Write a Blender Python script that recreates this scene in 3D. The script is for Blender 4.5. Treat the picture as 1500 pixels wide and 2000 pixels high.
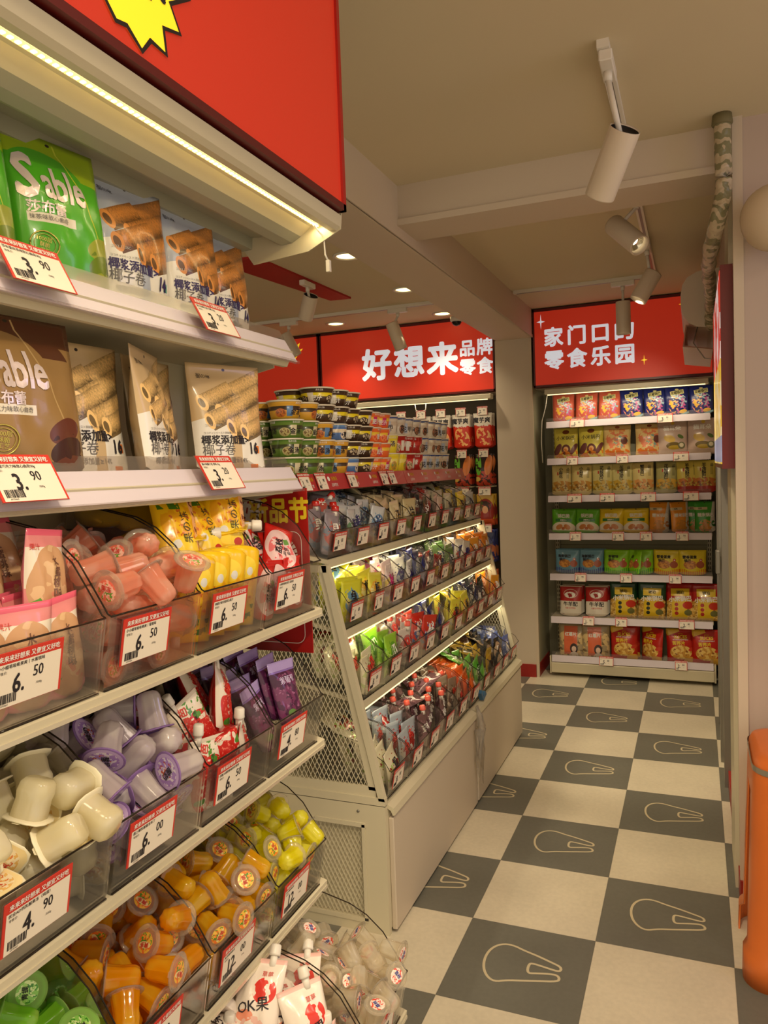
import bpy, bmesh, math, random
from mathutils import Vector, Matrix, Euler
for _o in list(bpy.data.objects): bpy.data.objects.remove(_o)
SC = bpy.context.scene
COL = SC.collection
R = math.radians

# ------------------------------------------------------------------ camera
cam_d = bpy.data.cameras.new('camera'); cam = bpy.data.objects.new('camera', cam_d); COL.objects.link(cam)
cam_d.sensor_fit = 'VERTICAL'; cam_d.sensor_height = 24.0; cam_d.lens = 1496.82 / 2000 * 24.0
cam_d.clip_start = 0.02; cam_d.clip_end = 60
_p, _y, _r = -0.0541534, 0.386984, -0.0365029
_fw = Vector((-math.sin(_y) * math.cos(_p), math.cos(_y) * math.cos(_p), math.sin(_p)))
_rt = Vector((math.cos(_y), math.sin(_y), 0)); _up = _rt.cross(_fw)
_r2 = _rt * math.cos(_r) + _up * math.sin(_r); _u2 = -_rt * math.sin(_r) + _up * math.cos(_r)
cam.matrix_world = Matrix(((_r2.x, _u2.x, -_fw.x, 0), (_r2.y, _u2.y, -_fw.y, 0), (_r2.z, _u2.z, -_fw.z, 1.58583), (0, 0, 0, 1)))
SC.camera = cam

# ------------------------------------------------------------------ world, view, lights
SC.view_settings.view_transform = 'Standard'; SC.view_settings.look = 'None'
SC.view_settings.gamma = 1.0; SC.view_settings.use_curve_mapping = False
SC.view_settings.exposure = 0.0
SC.cycles.transparent_max_bounces = 28; SC.cycles.max_bounces = 6
SC.cycles.diffuse_bounces = 3; SC.cycles.glossy_bounces = 3; SC.cycles.transmission_bounces = 4
SC.cycles.use_denoising = True
w = bpy.data.worlds.new('shop_ambient'); SC.world = w; w.use_nodes = True
w.node_tree.nodes['Background'].inputs[0].default_value = (1.0, 0.83, 0.60, 1)
w.node_tree.nodes['Background'].inputs[1].default_value = 1.0
WARM = (1.0, 0.82, 0.56)

def area(name, loc, size, power, rot=(0, 0, 0), color=WARM, sy=None, spread=180):
    d = bpy.data.lights.new(name, 'AREA'); d.energy = power; d.color = color; d.size = size
    d.shape = 'RECTANGLE'; d.size_y = sy or size; d.spread = R(spread)
    o = bpy.data.objects.new(name, d); COL.objects.link(o); o.location = loc; o.rotation_euler = rot
    return o
def spot(name, loc, target, power, angle=60, blend=.6, color=WARM, rad=.03):
    d = bpy.data.lights.new(name, 'SPOT'); d.energy = power; d.color = color; d.spot_size = R(angle); d.spot_blend = blend; d.shadow_soft_size = rad
    o = bpy.data.objects.new(name, d); COL.objects.link(o); o.location = loc
    o.rotation_euler = (Vector(target) - Vector(loc)).to_track_quat('-Z', 'Y').to_euler()
    return o
area('ceiling_lamp_light', (-0.35, 0.2, 2.68), 0.5, 9)                      # unseen overhead lamp, added to light the scene from near the camera
area('ceiling_lamp_light', (0.9, 1.3, 2.68), 0.5, 7, color=(.95, .75, .6))  # second unseen lamp, added as oblique fill on the shelf fronts
area('canopy_strip_light', (-0.70, 0.93, 2.085), 1.0, 2.6, rot=(0, R(-8), R(0)), sy=.02, color=(1, .84, .5)).rotation_euler = (0, R(-10), 0)
bpy.data.objects['canopy_strip_light'].data.size = .02; bpy.data.objects['canopy_strip_light'].data.size_y = .98
area('rack_strip_light', (-0.45, 5.60, 2.075), 1.0, 2.0, sy=.03, rot=(R(25), 0, 0))
area('wall_strip_light', (-2.4, 5.62, 2.085), 1.9, 3, sy=.03, rot=(R(25), 0, 0))
for (dx, dy) in ((-1.68, 3.74), (-1.68, 4.6), (-1.70, 5.38), (-2.53, 5.37)):
    spot('downlight_beam', (dx, dy, 2.69), (dx, dy, 0), 22, 110, .8)
spot('track_spot_beam', (-.262, 4.22, 2.40), (-.44, 5.72, 1.86), 34, 40, .9)
spot('aisle_track_beam', (.45, .35, 2.6), (-.75, 1.0, .85), 60, 62, .8, rad=.04)  # added fill spot, out of view, brightens the near shelf and its bins
spot('aisle_track_beam', (-.1, 1.6, 2.55), (-1.15, 3.1, .8), 42, 75, .8, rad=.04)  # added front fill for the island shelf, no fixture behind it
spot('track_spot_beam', (-.16, 3.5, 2.42), (-.28, 4.85, .0), 75, 58, .5)
spot('track_spot_beam', (-.25, 2.48, 2.33), (-.35, 3.9, .0), 22, 60, .6)
spot('track_spot_beam', (-.2, .9, 2.5), (-.05, 2.1, .0), 70, 58, .45)  # unseen spot added to brighten the floor in front, no fixture here
spot('track_spot_beam', (-1.86, 5.0, 2.5), (-1.55, 4.2, 1.1), 20, 60, .7)
area('side_room_light', (1.6, 1.9, 2.3), .5, 3.2, rot=(0, R(60), 0), color=(.45, .42, 1))

# ------------------------------------------------------------------ materials
def lin(c):
    return tuple(((v / 255.0) / 12.92 if v <= 10 else (((v / 255.0) + .055) / 1.055) ** 2.4) for v in c) + (1.0,)
MATS = {}
def mat(name, c, rough=.5, metal=0, emis=0, coat=0, spec=.5, bump=0, bscale=40, vary=0):
    if name in MATS: return MATS[name]
    m = bpy.data.materials.new(name); m.use_nodes = True; nt = m.node_tree; b = nt.nodes['Principled BSDF']
    b.inputs['Base Color'].default_value = lin(c); b.inputs['Roughness'].default_value = rough
    b.inputs['Metallic'].default_value = metal; b.inputs['Coat Weight'].default_value = coat
    b.inputs['Specular IOR Level'].default_value = spec
    if emis:
        b.inputs['Emission Color'].default_value = lin(c); b.inputs['Emission Strength'].default_value = emis
    if bump or vary:
        tc = nt.nodes.new('ShaderNodeTexCoord'); n = nt.nodes.new('ShaderNodeTexNoise'); n.inputs['Scale'].default_value = bscale
        n.inputs['Detail'].default_value = 4; nt.links.new(tc.outputs['Object'], n.inputs['Vector'])
        if bump:
            bp = nt.nodes.new('ShaderNodeBump'); bp.inputs['Strength'].default_value = bump; bp.inputs['Distance'].default_value = .01
            nt.links.new(n.outputs['Fac'], bp.inputs['Height']); nt.links.new(bp.outputs['Normal'], b.inputs['Normal'])
        if vary:
            mx = nt.nodes.new('ShaderNodeMix'); mx.data_type = 'RGBA'
            mx.inputs[6].default_value = lin(tuple(v * (1 - vary) for v in c)); mx.inputs[7].default_value = lin(tuple(min(255, v * (1 + vary)) for v in c))
            nt.links.new(n.outputs['Fac'], mx.inputs[0]); nt.links.new(mx.outputs[2], b.inputs['Base Color'])
    MATS[name] = m; return m
def clear(name, tint=(235, 232, 225), amt=.12, rough=.05, base=None, gloss=.6):
    """clear plastic: mostly see-through, with a fresnel gloss and a little body"""
    if name in MATS: return MATS[name]
    m = bpy.data.materials.new(name); m.use_nodes = True; nt = m.node_tree; nt.nodes.clear()
    out = nt.nodes.new('ShaderNodeOutputMaterial'); t = nt.nodes.new('ShaderNodeBsdfTransparent'); t.inputs[0].default_value = lin(tint)
    g = nt.nodes.new('ShaderNodeBsdfDiffuse'); g.inputs[0].default_value = lin(base or tint)
    gl = nt.nodes.new('ShaderNodeBsdfGlossy'); gl.inputs['Roughness'].default_value = rough
    fr = nt.nodes.new('ShaderNodeFresnel'); fr.inputs[0].default_value = 1.33
    m1 = nt.nodes.new('ShaderNodeMixShader'); m1.inputs[0].default_value = amt; m2 = nt.nodes.new('ShaderNodeMixShader')
    sc_ = nt.nodes.new('ShaderNodeMath'); sc_.operation = 'MULTIPLY'; sc_.inputs[1].default_value = gloss; nt.links.new(fr.outputs[0], sc_.inputs[0])
    nt.links.new(t.outputs[0], m1.inputs[1]); nt.links.new(g.outputs[0], m1.inputs[2]); nt.links.new(sc_.outputs[0], m2.inputs[0])
    nt.links.new(m1.outputs[0], m2.inputs[1]); nt.links.new(gl.outputs[0], m2.inputs[2]); nt.links.new(m2.outputs[0], out.inputs[0])
    MATS[name] = m; return m
def jelly(name, c, body=.55, light=None):
    """wobbly translucent jelly in a thin clear shell"""
    if name in MATS: return MATS[name]
    m = bpy.data.materials.new(name); m.use_nodes = True; nt = m.node_tree; nt.nodes.clear()
    out = nt.nodes.new('ShaderNodeOutputMaterial'); t = nt.nodes.new('ShaderNodeBsdfTransparent'); t.inputs[0].default_value = lin(tuple(min(255, v * .35 + 165) for v in c))
    p = nt.nodes.new('ShaderNodeBsdfPrincipled'); p.inputs['Roughness'].default_value = .09; p.inputs['Coat Weight'].default_value = 1.0; p.inputs['Coat Roughness'].default_value = .02
    p.inputs['Specular IOR Level'].default_value = .7; tr = nt.nodes.new('ShaderNodeBsdfTranslucent')
    tc = nt.nodes.new('ShaderNodeTexCoord'); n = nt.nodes.new('ShaderNodeTexNoise'); n.inputs['Scale'].default_value = 28; n.inputs['Detail'].default_value = 1
    nt.links.new(tc.outputs['Object'], n.inputs['Vector'])
    r = nt.nodes.new('ShaderNodeMix'); r.data_type = 'RGBA'; r.inputs[6].default_value = lin(c); r.inputs[7].default_value = lin(light or tuple(min(255, v * .5 + 125) for v in c))
    mr = nt.nodes.new('ShaderNodeMapRange'); mr.inputs[1].default_value = .47; mr.inputs[2].default_value = .62
    nt.links.new(n.outputs['Fac'], mr.inputs[0]); nt.links.new(mr.outputs[0], r.inputs[0])
    nt.links.new(r.outputs[2], p.inputs['Base Color']); nt.links.new(r.outputs[2], tr.inputs[0])
    a = nt.nodes.new('ShaderNodeMixShader'); a.inputs[0].default_value = .5
    nt.links.new(p.outputs[0], a.inputs[1]); nt.links.new(tr.outputs[0], a.inputs[2])
    b = nt.nodes.new('ShaderNodeMixShader'); b.inputs[0].default_value = body
    nt.links.new(t.outputs[0], b.inputs[1]); nt.links.new(a.outputs[0], b.inputs[2]); nt.links.new(b.outputs[0], out.inputs[0])
    MATS[name] = m; return m

def art(name, base, layers, rough=.32, metal=0, wrap=0, coat=.15, emis=0):
    """printed artwork: layers of shapes in the sheet's own coordinates (x centred, y up, unit = sheet height)"""
    if name in MATS: return MATS[name]
    m = bpy.data.materials.new(name); m.use_nodes = True; nt = m.node_tree; N = nt.nodes; L = nt.links
    b = N['Principled BSDF']; b.inputs['Roughness'].default_value = rough; b.inputs['Metallic'].default_value = metal; b.inputs['Coat Weight'].default_value = coat
    uv = N.new('ShaderNodeUVMap').outputs[0]
    if wrap:
        s = N.new('ShaderNodeSeparateXYZ'); L.new(uv, s.inputs[0]); w_ = N.new('ShaderNodeMath'); w_.operation = 'WRAP'
        w_.inputs[1].default_value = wrap / 2; w_.inputs[2].default_value = -wrap / 2; L.new(s.outputs[0], w_.inputs[0])
        c_ = N.new('ShaderNodeCombineXYZ'); L.new(w_.outputs[0], c_.inputs[0]); L.new(s.outputs[1], c_.inputs[1]); uv = c_.outputs[0]
    cur = None
    def math_(op, a, b_=None):
        n = N.new('ShaderNodeMath'); n.operation = op
        for i, v in enumerate((a, b_)):
            if v is None: continue
            if isinstance(v, (int, float)): n.inputs[i].default_value = v
            else: L.new(v, n.inputs[i])
        return n.outputs[0]
    for ly in layers:
        k, cx, cy, sx, sy, rot, col = ly[:7]
        mp = N.new('ShaderNodeMapping'); mp.vector_type = 'TEXTURE'; L.new(uv, mp.inputs[0])
        mp.inputs['Location'].default_value = (cx, cy, 0); mp.inputs['Rotation'].default_value = (0, 0, R(rot)); mp.inputs['Scale'].default_value = (sx, sy, 1)
        p = mp.outputs[0]
        if k == 'e' or k == 'b':
            ln = N.new('ShaderNodeVectorMath'); ln.operation = 'LENGTH'; L.new(p, ln.inputs[0])
            msk = math_('LESS_THAN', ln.outputs['Value'], 1.0)
        else:
            ab = N.new('ShaderNodeVectorMath'); ab.operation = 'ABSOLUTE'; L.new(p, ab.inputs[0])
            sp = N.new('ShaderNodeSeparateXYZ'); L.new(ab.outputs[0], sp.inputs[0])
            msk = math_('LESS_THAN', math_('MAXIMUM', sp.outputs[0], sp.outputs[1]), 1.0)
        colout = None
        if k in 'bn':      # blotchy region
            nz = N.new('ShaderNodeTexNoise'); nz.inputs['Scale'].default_value = ly[7]; nz.inputs['Detail'].default_value = 2; L.new(uv, nz.inputs[0])
            msk = math_('MULTIPLY', msk, math_('GREATER_THAN', nz.outputs[0], ly[8] if len(ly) > 8 else .5))
        if k == 'g':       # printed gradient, colour 2 at the top
            sp2 = N.new('ShaderNodeSeparateXYZ'); L.new(p, sp2.inputs[0]); f = math_('MULTIPLY_ADD', sp2.outputs[1], .5); f.node.inputs[2].default_value = .5
            mx0 = N.new('ShaderNodeMix'); mx0.data_type = 'RGBA'; L.new(f, mx0.inputs[0]); mx0.inputs[6].default_value = lin(col); mx0.inputs[7].default_value = lin(ly[7]); colout = mx0.outputs[2]
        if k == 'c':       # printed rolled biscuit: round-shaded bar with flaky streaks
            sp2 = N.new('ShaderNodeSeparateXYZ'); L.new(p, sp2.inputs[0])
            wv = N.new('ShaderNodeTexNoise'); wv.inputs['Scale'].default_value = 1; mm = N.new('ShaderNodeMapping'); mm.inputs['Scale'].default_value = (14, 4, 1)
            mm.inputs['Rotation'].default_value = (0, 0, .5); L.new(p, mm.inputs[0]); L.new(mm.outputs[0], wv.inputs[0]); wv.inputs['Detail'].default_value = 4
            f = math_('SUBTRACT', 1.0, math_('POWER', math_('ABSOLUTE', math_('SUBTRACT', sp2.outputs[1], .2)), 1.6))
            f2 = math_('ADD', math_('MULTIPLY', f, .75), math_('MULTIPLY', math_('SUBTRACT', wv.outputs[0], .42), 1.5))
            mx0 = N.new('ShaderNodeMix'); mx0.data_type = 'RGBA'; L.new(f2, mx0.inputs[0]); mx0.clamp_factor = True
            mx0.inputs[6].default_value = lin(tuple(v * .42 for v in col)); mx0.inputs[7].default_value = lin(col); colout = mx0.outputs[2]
        mx = N.new('ShaderNodeMix'); mx.data_type = 'RGBA'; L.new(msk, mx.inputs[0])
        if cur is None: mx.inputs[6].default_value = lin(base)
        else: L.new(cur, mx.inputs[6])
        if colout: L.new(colout, mx.inputs[7])
        else: mx.inputs[7].default_value = lin(col)
        cur = mx.outputs[2]
    if cur: L.new(cur, b.inputs['Base Color'])
    else: b.inputs['Base Color'].default_value = lin(base)
    if emis:
        b.inputs['Emission Strength'].default_value = emis
        if cur: L.new(cur, b.inputs['Emission Color'])
        else: b.inputs['Emission Color'].default_value = lin(base)
    MATS[name] = m; return m

# ------------------------------------------------------------------ mesh builder
class MB:
    def __init__(s): s.v = []; s.f = []; s.m = []; s.sm = []; s.uv = []; s.mats = []
    def mi(s, m):
        if m not in s.mats: s.mats.append(m)
        return s.mats.index(m)
    def add(s, vs, fs, m, smooth=False, uvs=None, M=None):
        o = len(s.v); k = s.mi(m)
        for i, p in enumerate(vs):
            p = Vector(p)
            if M is not None: p = M @ p
            s.v.append(tuple(p)); s.uv.append(uvs[i] if uvs else (0, 0))
        for f in fs:
            s.f.append(tuple(o + i for i in f)); s.m.append(k); s.sm.append(smooth)
        return s
    def box(s, a, b, m, M=None, bev=0):
        x0, y0, z0 = a; x1, y1, z1 = b
        x0, x1 = min(x0, x1), max(x0, x1); y0, y1 = min(y0, y1), max(y0, y1); z0, z1 = min(z0, z1), max(z0, z1)
        if not bev:
            v = [(x0, y0, z0), (x1, y0, z0), (x1, y1, z0), (x0, y1, z0), (x0, y0, z1), (x1, y0, z1), (x1, y1, z1), (x0, y1, z1)]
            return s.add(v, [(0, 3, 2, 1), (4, 5, 6, 7), (0, 1, 5, 4), (1, 2, 6, 5), (2, 3, 7, 6), (3, 0, 4, 7)], m, M=M)
        c = bev; v = []; f = []
        for z, e in ((z0, c), (z0 + c, 0), (z1 - c, 0), (z1, c)):
            X0, X1, Y0, Y1 = x0 + e, x1 - e, y0 + e, y1 - e
            v += [(X0 + c, Y0, z), (X1 - c, Y0, z), (X1, Y0 + c, z), (X1, Y1 - c, z), (X1 - c, Y1, z), (X0 + c, Y1, z), (X0, Y1 - c, z), (X0, Y0 + c, z)]
        for r in range(3):
            for k in range(8): f.append((r * 8 + k, r * 8 + (k + 1) % 8, r * 8 + 8 + (k + 1) % 8, r * 8 + 8 + k))
        f.append(tuple(range(7, -1, -1))); f.append(tuple(range(24, 32)))
        return s.add(v, f, m, M=M)
    def prism(s, prof, a, b, m, axis='y', M=None, smooth=False):
        """profile of 2D points swept from a to b along an axis; profile is (x,z) for y, (y,z) for x, (x,y) for z"""
        n = len(prof)
        def P(p, t): return (p[0], t, p[1]) if axis == 'y' else ((t, p[0], p[1]) if axis == 'x' else (p[0], p[1], t))
        v = [P(p, a) for p in prof] + [P(p, b) for p in prof]
        f = [(i, (i + 1) % n, n + (i + 1) % n, n + i) for i in range(n)] + [tuple(range(n - 1, -1, -1)), tuple(range(n, 2 * n))]
        return s.add(v, f, m, M=M, smooth=smooth)
    def lathe(s, prof, m, n=16, M=None, smooth=True, flute=0, nf=8, uvw=0, cap=True, a0=0, square=0):
        """profile (r,z) about z"""
        v = []; f = []; uv = []; H = max(p[1] for p in prof) - min(p[1] for p in prof) or 1; z0 = min(p[1] for p in prof)
        k = n + 1
        for (r, z) in prof:
            for i in range(k):
                a = a0 + 2 * math.pi * i / n; rr = r * (1 + flute * math.cos(nf * a))
                if square: rr = r * min(1.18, 1 / max(abs(math.cos(a)), abs(math.sin(a))))
                v.append((rr * math.cos(a), rr * math.sin(a), z)); uv.append(((a + math.pi / 2) * uvw, (z - z0) / H))
        for j in range(len(prof) - 1):
            for i in range(n): f.append((j * k + i, j * k + i + 1, (j + 1) * k + i + 1, (j + 1) * k + i))
        if cap:
            f.append(tuple(range(n - 1, -1, -1))); f.append(tuple((len(prof) - 1) * k + i for i in range(n)))
        return s.add(v, f, m, smooth=smooth, uvs=uv, M=M)
    def cyl(s, p0, p1, r0, m, r1=None, n=14, smooth=True, cap=True):
        p0 = Vector(p0); p1 = Vector(p1); d = p1 - p0
        M = Matrix.Translation(p0) @ d.to_track_quat('Z', 'Y').to_matrix().to_4x4()
        return s.lathe([(r0, 0), (r1 if r1 is not None else r0, d.length)], m, n, M=M, smooth=smooth, cap=cap)
    def tube(s, pts, r, m, n=8, closed=False):
        pts = [Vector(p) for p in pts]; v = []; f = []; K = len(pts)
        rs = r if isinstance(r, (list, tuple)) else [r] * K
        for i, p in enumerate(pts):
            a = pts[(i - 1) % K] if (closed or i > 0) else p; b = pts[(i + 1) % K] if (closed or i < K - 1) else p
            q = (b - a).to_track_quat('Z', 'Y')
            for k in range(n):
                t = 2 * math.pi * k / n; v.append(p + q @ Vector((rs[i] * math.cos(t), rs[i] * math.sin(t), 0)))
        for i in range(K if closed else K - 1):
            j = (i + 1) % K
            for k in range(n): f.append((i * n + k, i * n + (k + 1) % n, j * n + (k + 1) % n, j * n + k))
        if not closed: f += [tuple(range(n - 1, -1, -1)), tuple((K - 1) * n + k for k in range(n))]
        return s.add(v, f, m, smooth=True)
    def poly(s, pts, m, M=None, fn=None, z=0):
        v = [(p[0], p[1], z) for p in pts]
        if fn: v = [fn(p[0], p[1]) for p in pts]
        return s.add(v, [tuple(range(len(pts)))], m, M=M)
    def ribbon(s, pts, wd, m, closed=False, M=None, z=0):
        P = [Vector((p[0], p[1])) for p in pts]; K = len(P); v = []; f = []
        for i, p in enumerate(P):
            a = P[(i - 1) % K] if (closed or i > 0) else p; b = P[(i + 1) % K] if (closed or i < K - 1) else p
            d = (b - a).normalized(); n = Vector((-d.y, d.x)) * wd / 2
            v += [(p.x + n.x, p.y + n.y, z), (p.x - n.x, p.y - n.y, z)]
        for i in range(K if closed else K - 1):
            j = (i + 1) % K; f.append((2 * i, 2 * i + 1, 2 * j + 1, 2 * j))
        return s.add(v, f, m, M=M)
    def text(s, txt, size, m, x=0, y=0, M=None, fn=None, bold=0, align='c', rot=0, sx=1, shear=0, dz=0):
        vs, fs, x0, x1 = glyphs(txt, bool(fn) and size > .012)
        off = {'c': -(x0 + x1) / 2, 'l': 0, 'r': -x1}[align]
        c, sn = math.cos(R(rot)), math.sin(R(rot))
        if not bold: sh = [(0, 0)]
        elif bold < .03: sh = [(-bold * .6, 0), (bold * .6, 0)]
        elif bold < .04: sh = [(-bold * .7, -bold * .5), (bold * .7, -bold * .5), (-bold * .7, bold * .5), (bold * .7, bold * .5)]
        else: sh = [(bold * .8 * math.cos(k * .785), bold * .8 * math.sin(k * .785)) for k in range(8)]
        for si, (hx, hy) in enumerate(sh):
            out = []; e_ = si * 4e-5
            for (a, b) in vs:
                a, b = (a + off + b * shear + hx) * size * sx, (b - .36 + hy) * size; X, Y = x + a * c - b * sn, y + a * sn + b * c
                q_ = fn(X, Y) if fn else (X, Y, dz - e_); out.append((q_[0], q_[1] - e_, q_[2]) if fn else q_)
            s.add(out, fs, m, M=M)
        return s
    def mesh(s, name):
        me = bpy.data.meshes.new(name); me.from_pydata(s.v, [], s.f)
        for m in s.mats: me.materials.append(m)
        me.polygons.foreach_set('material_index', s.m); me.polygons.foreach_set('use_smooth', s.sm)
        ul = me.uv_layers.new(name='UVMap'); idx = [0] * len(me.loops); me.loops.foreach_get('vertex_index', idx)
        fl = []
        for i in idx: fl += s.uv[i]
        ul.data.foreach_set('uv', fl); me.update(); return me
    def build(s, name, parent=None, loc=(0, 0, 0), rot=(0, 0, 0)):
        o = bpy.data.objects.new(name, s.mesh(name)); COL.objects.link(o); o.location = loc; o.rotation_euler = rot
        if parent: o.parent = parent
        return o
_gc = {}
def glyphs(txt, fine=False):
    k = (txt, fine)
    if k in _gc: return _gc[k]
    c = bpy.data.curves.new('t', 'FONT'); c.body = txt; c.resolution_u = 2; c.fill_mode = 'FRONT'
    o = bpy.data.objects.new('t', c); COL.objects.link(o)
    dg = bpy.context.evaluated_depsgraph_get(); me = bpy.data.meshes.new_from_object(o.evaluated_get(dg))
    if fine:
        bm = bmesh.new(); bm.from_mesh(me); bmesh.ops.triangulate(bm, faces=bm.faces[:])
        for lim in (.3, .15):
            bmesh.ops.subdivide_edges(bm, edges=[e for e in bm.edges if e.calc_length() > lim], cuts=1); bmesh.ops.triangulate(bm, faces=bm.faces[:])
        bm.to_mesh(me); bm.free()
    vs = [(v.co.x, v.co.y) for v in me.vertices]; fs = [tuple(p.vertices) for p in me.polygons]
    bpy.data.objects.remove(o); bpy.data.curves.remove(c); bpy.data.meshes.remove(me)
    xs = [v[0] for v in vs] or [0]; _gc[k] = (vs, fs, min(xs), max(xs)); return _gc[k]
def tag(o, label, cat, group=None, kind=None):
    o['label'] = label; o['category'] = cat
    if group: o['group'] = group
    if kind: o['kind'] = kind
    return o
def struct(o): o['kind'] = 'structure'; return o
def empty(name, loc=(0, 0, 0), rot=(0, 0, 0)):
    o = bpy.data.objects.new(name, None); COL.objects.link(o); o.location = loc; o.rotation_euler = rot; o.empty_display_size = .05; return o
def copy_tree(o, parent=None):
    c = o.copy(); COL.objects.link(c)
    if parent: c.parent = parent
    for ch in list(o.children): copy_tree(ch, c)
    return c
def place(o, loc, rot): o.location = loc; o.rotation_euler = rot; return o
class Proto:
    """first call hands out the built thing itself, later calls a copy with its parts"""
    def __init__(s, o): s.o = o; s.used = False
    def get(s, loc, rot, label, cat, group=None):
        c = copy_tree(s.o) if s.used else s.o
        s.used = True; place(c, loc, rot); tag(c, label, cat, group); return c

# shared materials
PAINT = mat('wall_paint', (205, 193, 172), .6, bump=.05, bscale=90)
PANEL = mat('wall_panel', (202, 188, 168), .55)
CEIL = mat('ceiling_paint', (212, 198, 165), .8)
BEAMM = mat('beam_paint', (204, 188, 166), .6)
STEEL = mat('cream_powder_coated_steel', (205, 196, 168), .38)
STEELG = mat('grey_green_steel', (160, 158, 138), .45)
DARK = mat('dark_gap', (30, 24, 18), .8)
RED = mat('red_trim_paint', (150, 30, 22), .45)
REDDK = mat('dark_red_metal', (110, 16, 14), .35)
WHITE = mat('white_plastic', (228, 222, 210), .35)
RAIL = mat('price_rail_plastic', (214, 204, 214), .45)
CLR = clear('clear_acrylic', (253, 252, 250), .015)
RIM = clear('acrylic_cut_edge', (95, 80, 62), .55, base=(60, 50, 40))
FLAP = clear('clear_rail_flap', (246, 243, 240), .05, rough=.3, gloss=.3, base=(220, 212, 210))
GREYM = mat('grey_aluminium', (140, 136, 128), .35, metal=.6)
TXT = mat('black_print', (28, 22, 30), .6)
PW = mat('white_print', (240, 236, 228), .55)
PR = mat('red_print', (206, 52, 38), .5)
LEDM = mat('led_strip_light', (255, 226, 150), .4, emis=5)
LEDS = mat('shelf_led_light', (255, 232, 170), .4, emis=1.7)
# ------------------------------------------------------------------ the room
T = 0.42; GX, GY = -0.7475359, 2.5260265; ZC = 2.72
def floor_mat():
    m = bpy.data.materials.new('checkered_tiles'); m.use_nodes = True; nt = m.node_tree; N = nt.nodes; L = nt.links; b = N['Principled BSDF']
    tc = N.new('ShaderNodeTexCoord'); mp = N.new('ShaderNodeMapping'); mp.vector_type = 'TEXTURE'
    mp.inputs['Location'].default_value = (GX, GY, -.05); mp.inputs['Scale'].default_value = (T, T, 1)
    L.new(tc.outputs['Object'], mp.inputs[0]); ck = N.new('ShaderNodeTexChecker'); ck.inputs['Scale'].default_value = 1.0
    L.new(mp.outputs[0], ck.inputs['Vector']); ck.inputs[2].default_value = lin((218, 208, 184)); ck.inputs[1].default_value = lin((112, 111, 101))
    nz = N.new('ShaderNodeTexNoise'); nz.inputs['Scale'].default_value = 3; nz.inputs['Detail'].default_value = 6; L.new(tc.outputs['Object'], nz.inputs[0])
    nz2 = N.new('ShaderNodeTexNoise'); nz2.inputs['Scale'].default_value = 60; nz2.inputs['Detail'].default_value = 3; L.new(tc.outputs['Object'], nz2.inputs[0])
    cr = N.new('ShaderNodeMapRange'); cr.inputs[1].default_value = .3; cr.inputs[2].default_value = .7; cr.inputs[3].default_value = .9; cr.inputs[4].default_value = 1.06; L.new(nz.outputs[0], cr.inputs[0])
    c2 = N.new('ShaderNodeMapRange'); c2.inputs[1].default_value = .35; c2.inputs[2].default_value = .65; c2.inputs[3].default_value = .96; c2.inputs[4].default_value = 1.03; L.new(nz2.outputs[0], c2.inputs[0])
    mu = N.new('ShaderNodeMath'); mu.operation = 'MULTIPLY'; L.new(cr.outputs[0], mu.inputs[0]); L.new(c2.outputs[0], mu.inputs[1])
    # thin dark joint
    fr = N.new('ShaderNodeVectorMath'); fr.operation = 'FRACTION'; L.new(mp.outputs[0], fr.inputs[0])
    sb = N.new('ShaderNodeVectorMath'); sb.operation = 'SUBTRACT'; L.new(fr.outputs[0], sb.inputs[0]); sb.inputs[1].default_value = (.5, .5, 0)
    ab = N.new('ShaderNodeVectorMath'); ab.operation = 'ABSOLUTE'; L.new(sb.outputs[0], ab.inputs[0]); sp = N.new('ShaderNodeSeparateXYZ'); L.new(ab.outputs[0], sp.inputs[0])
    mxx = N.new('ShaderNodeMath'); mxx.operation = 'MAXIMUM'; L.new(sp.outputs[0], mxx.inputs[0]); L.new(sp.outputs[1], mxx.inputs[1])
    gt = N.new('ShaderNodeMath'); gt.operation = 'GREATER_THAN'; L.new(mxx.outputs[0], gt.inputs[0]); gt.inputs[1].default_value = .4965
    m1 = N.new('ShaderNodeMath'); m1.operation = 'MULTIPLY_ADD'; L.new(gt.outputs[0], m1.inputs[0]); m1.inputs[1].default_value = -.35; m1.inputs[2].default_value = 1
    mu2 = N.new('ShaderNodeMath'); mu2.operation = 'MULTIPLY'; L.new(mu.outputs[0], mu2.inputs[0]); L.new(m1.outputs[0], mu2.inputs[1])
    vm = N.new('ShaderNodeVectorMath'); vm.operation = 'SCALE'; L.new(ck.outputs[0], vm.inputs[0]); L.new(mu2.outputs[0], vm.inputs['Scale'])
    L.new(vm.outputs[0], b.inputs['Base Color'])
    rr = N.new('ShaderNodeMapRange'); rr.inputs[3].default_value = .3; rr.inputs[4].default_value = .5; L.new(nz.outputs[0], rr.inputs[0]); L.new(rr.outputs[0], b.inputs['Roughness'])
    b.inputs['Specular IOR Level'].default_value = .4
    return m
fb = MB(); FM = floor_mat()
fb.add([(-4.6, -1.2, 0), (2.4, -1.2, 0), (2.4, 6.2, 0), (-4.6, 6.2, 0)], [(0, 1, 2, 3)], FM)
fb.box((-4.6, -1.2, -.06), (2.4, 6.2, -.01), FM)
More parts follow.
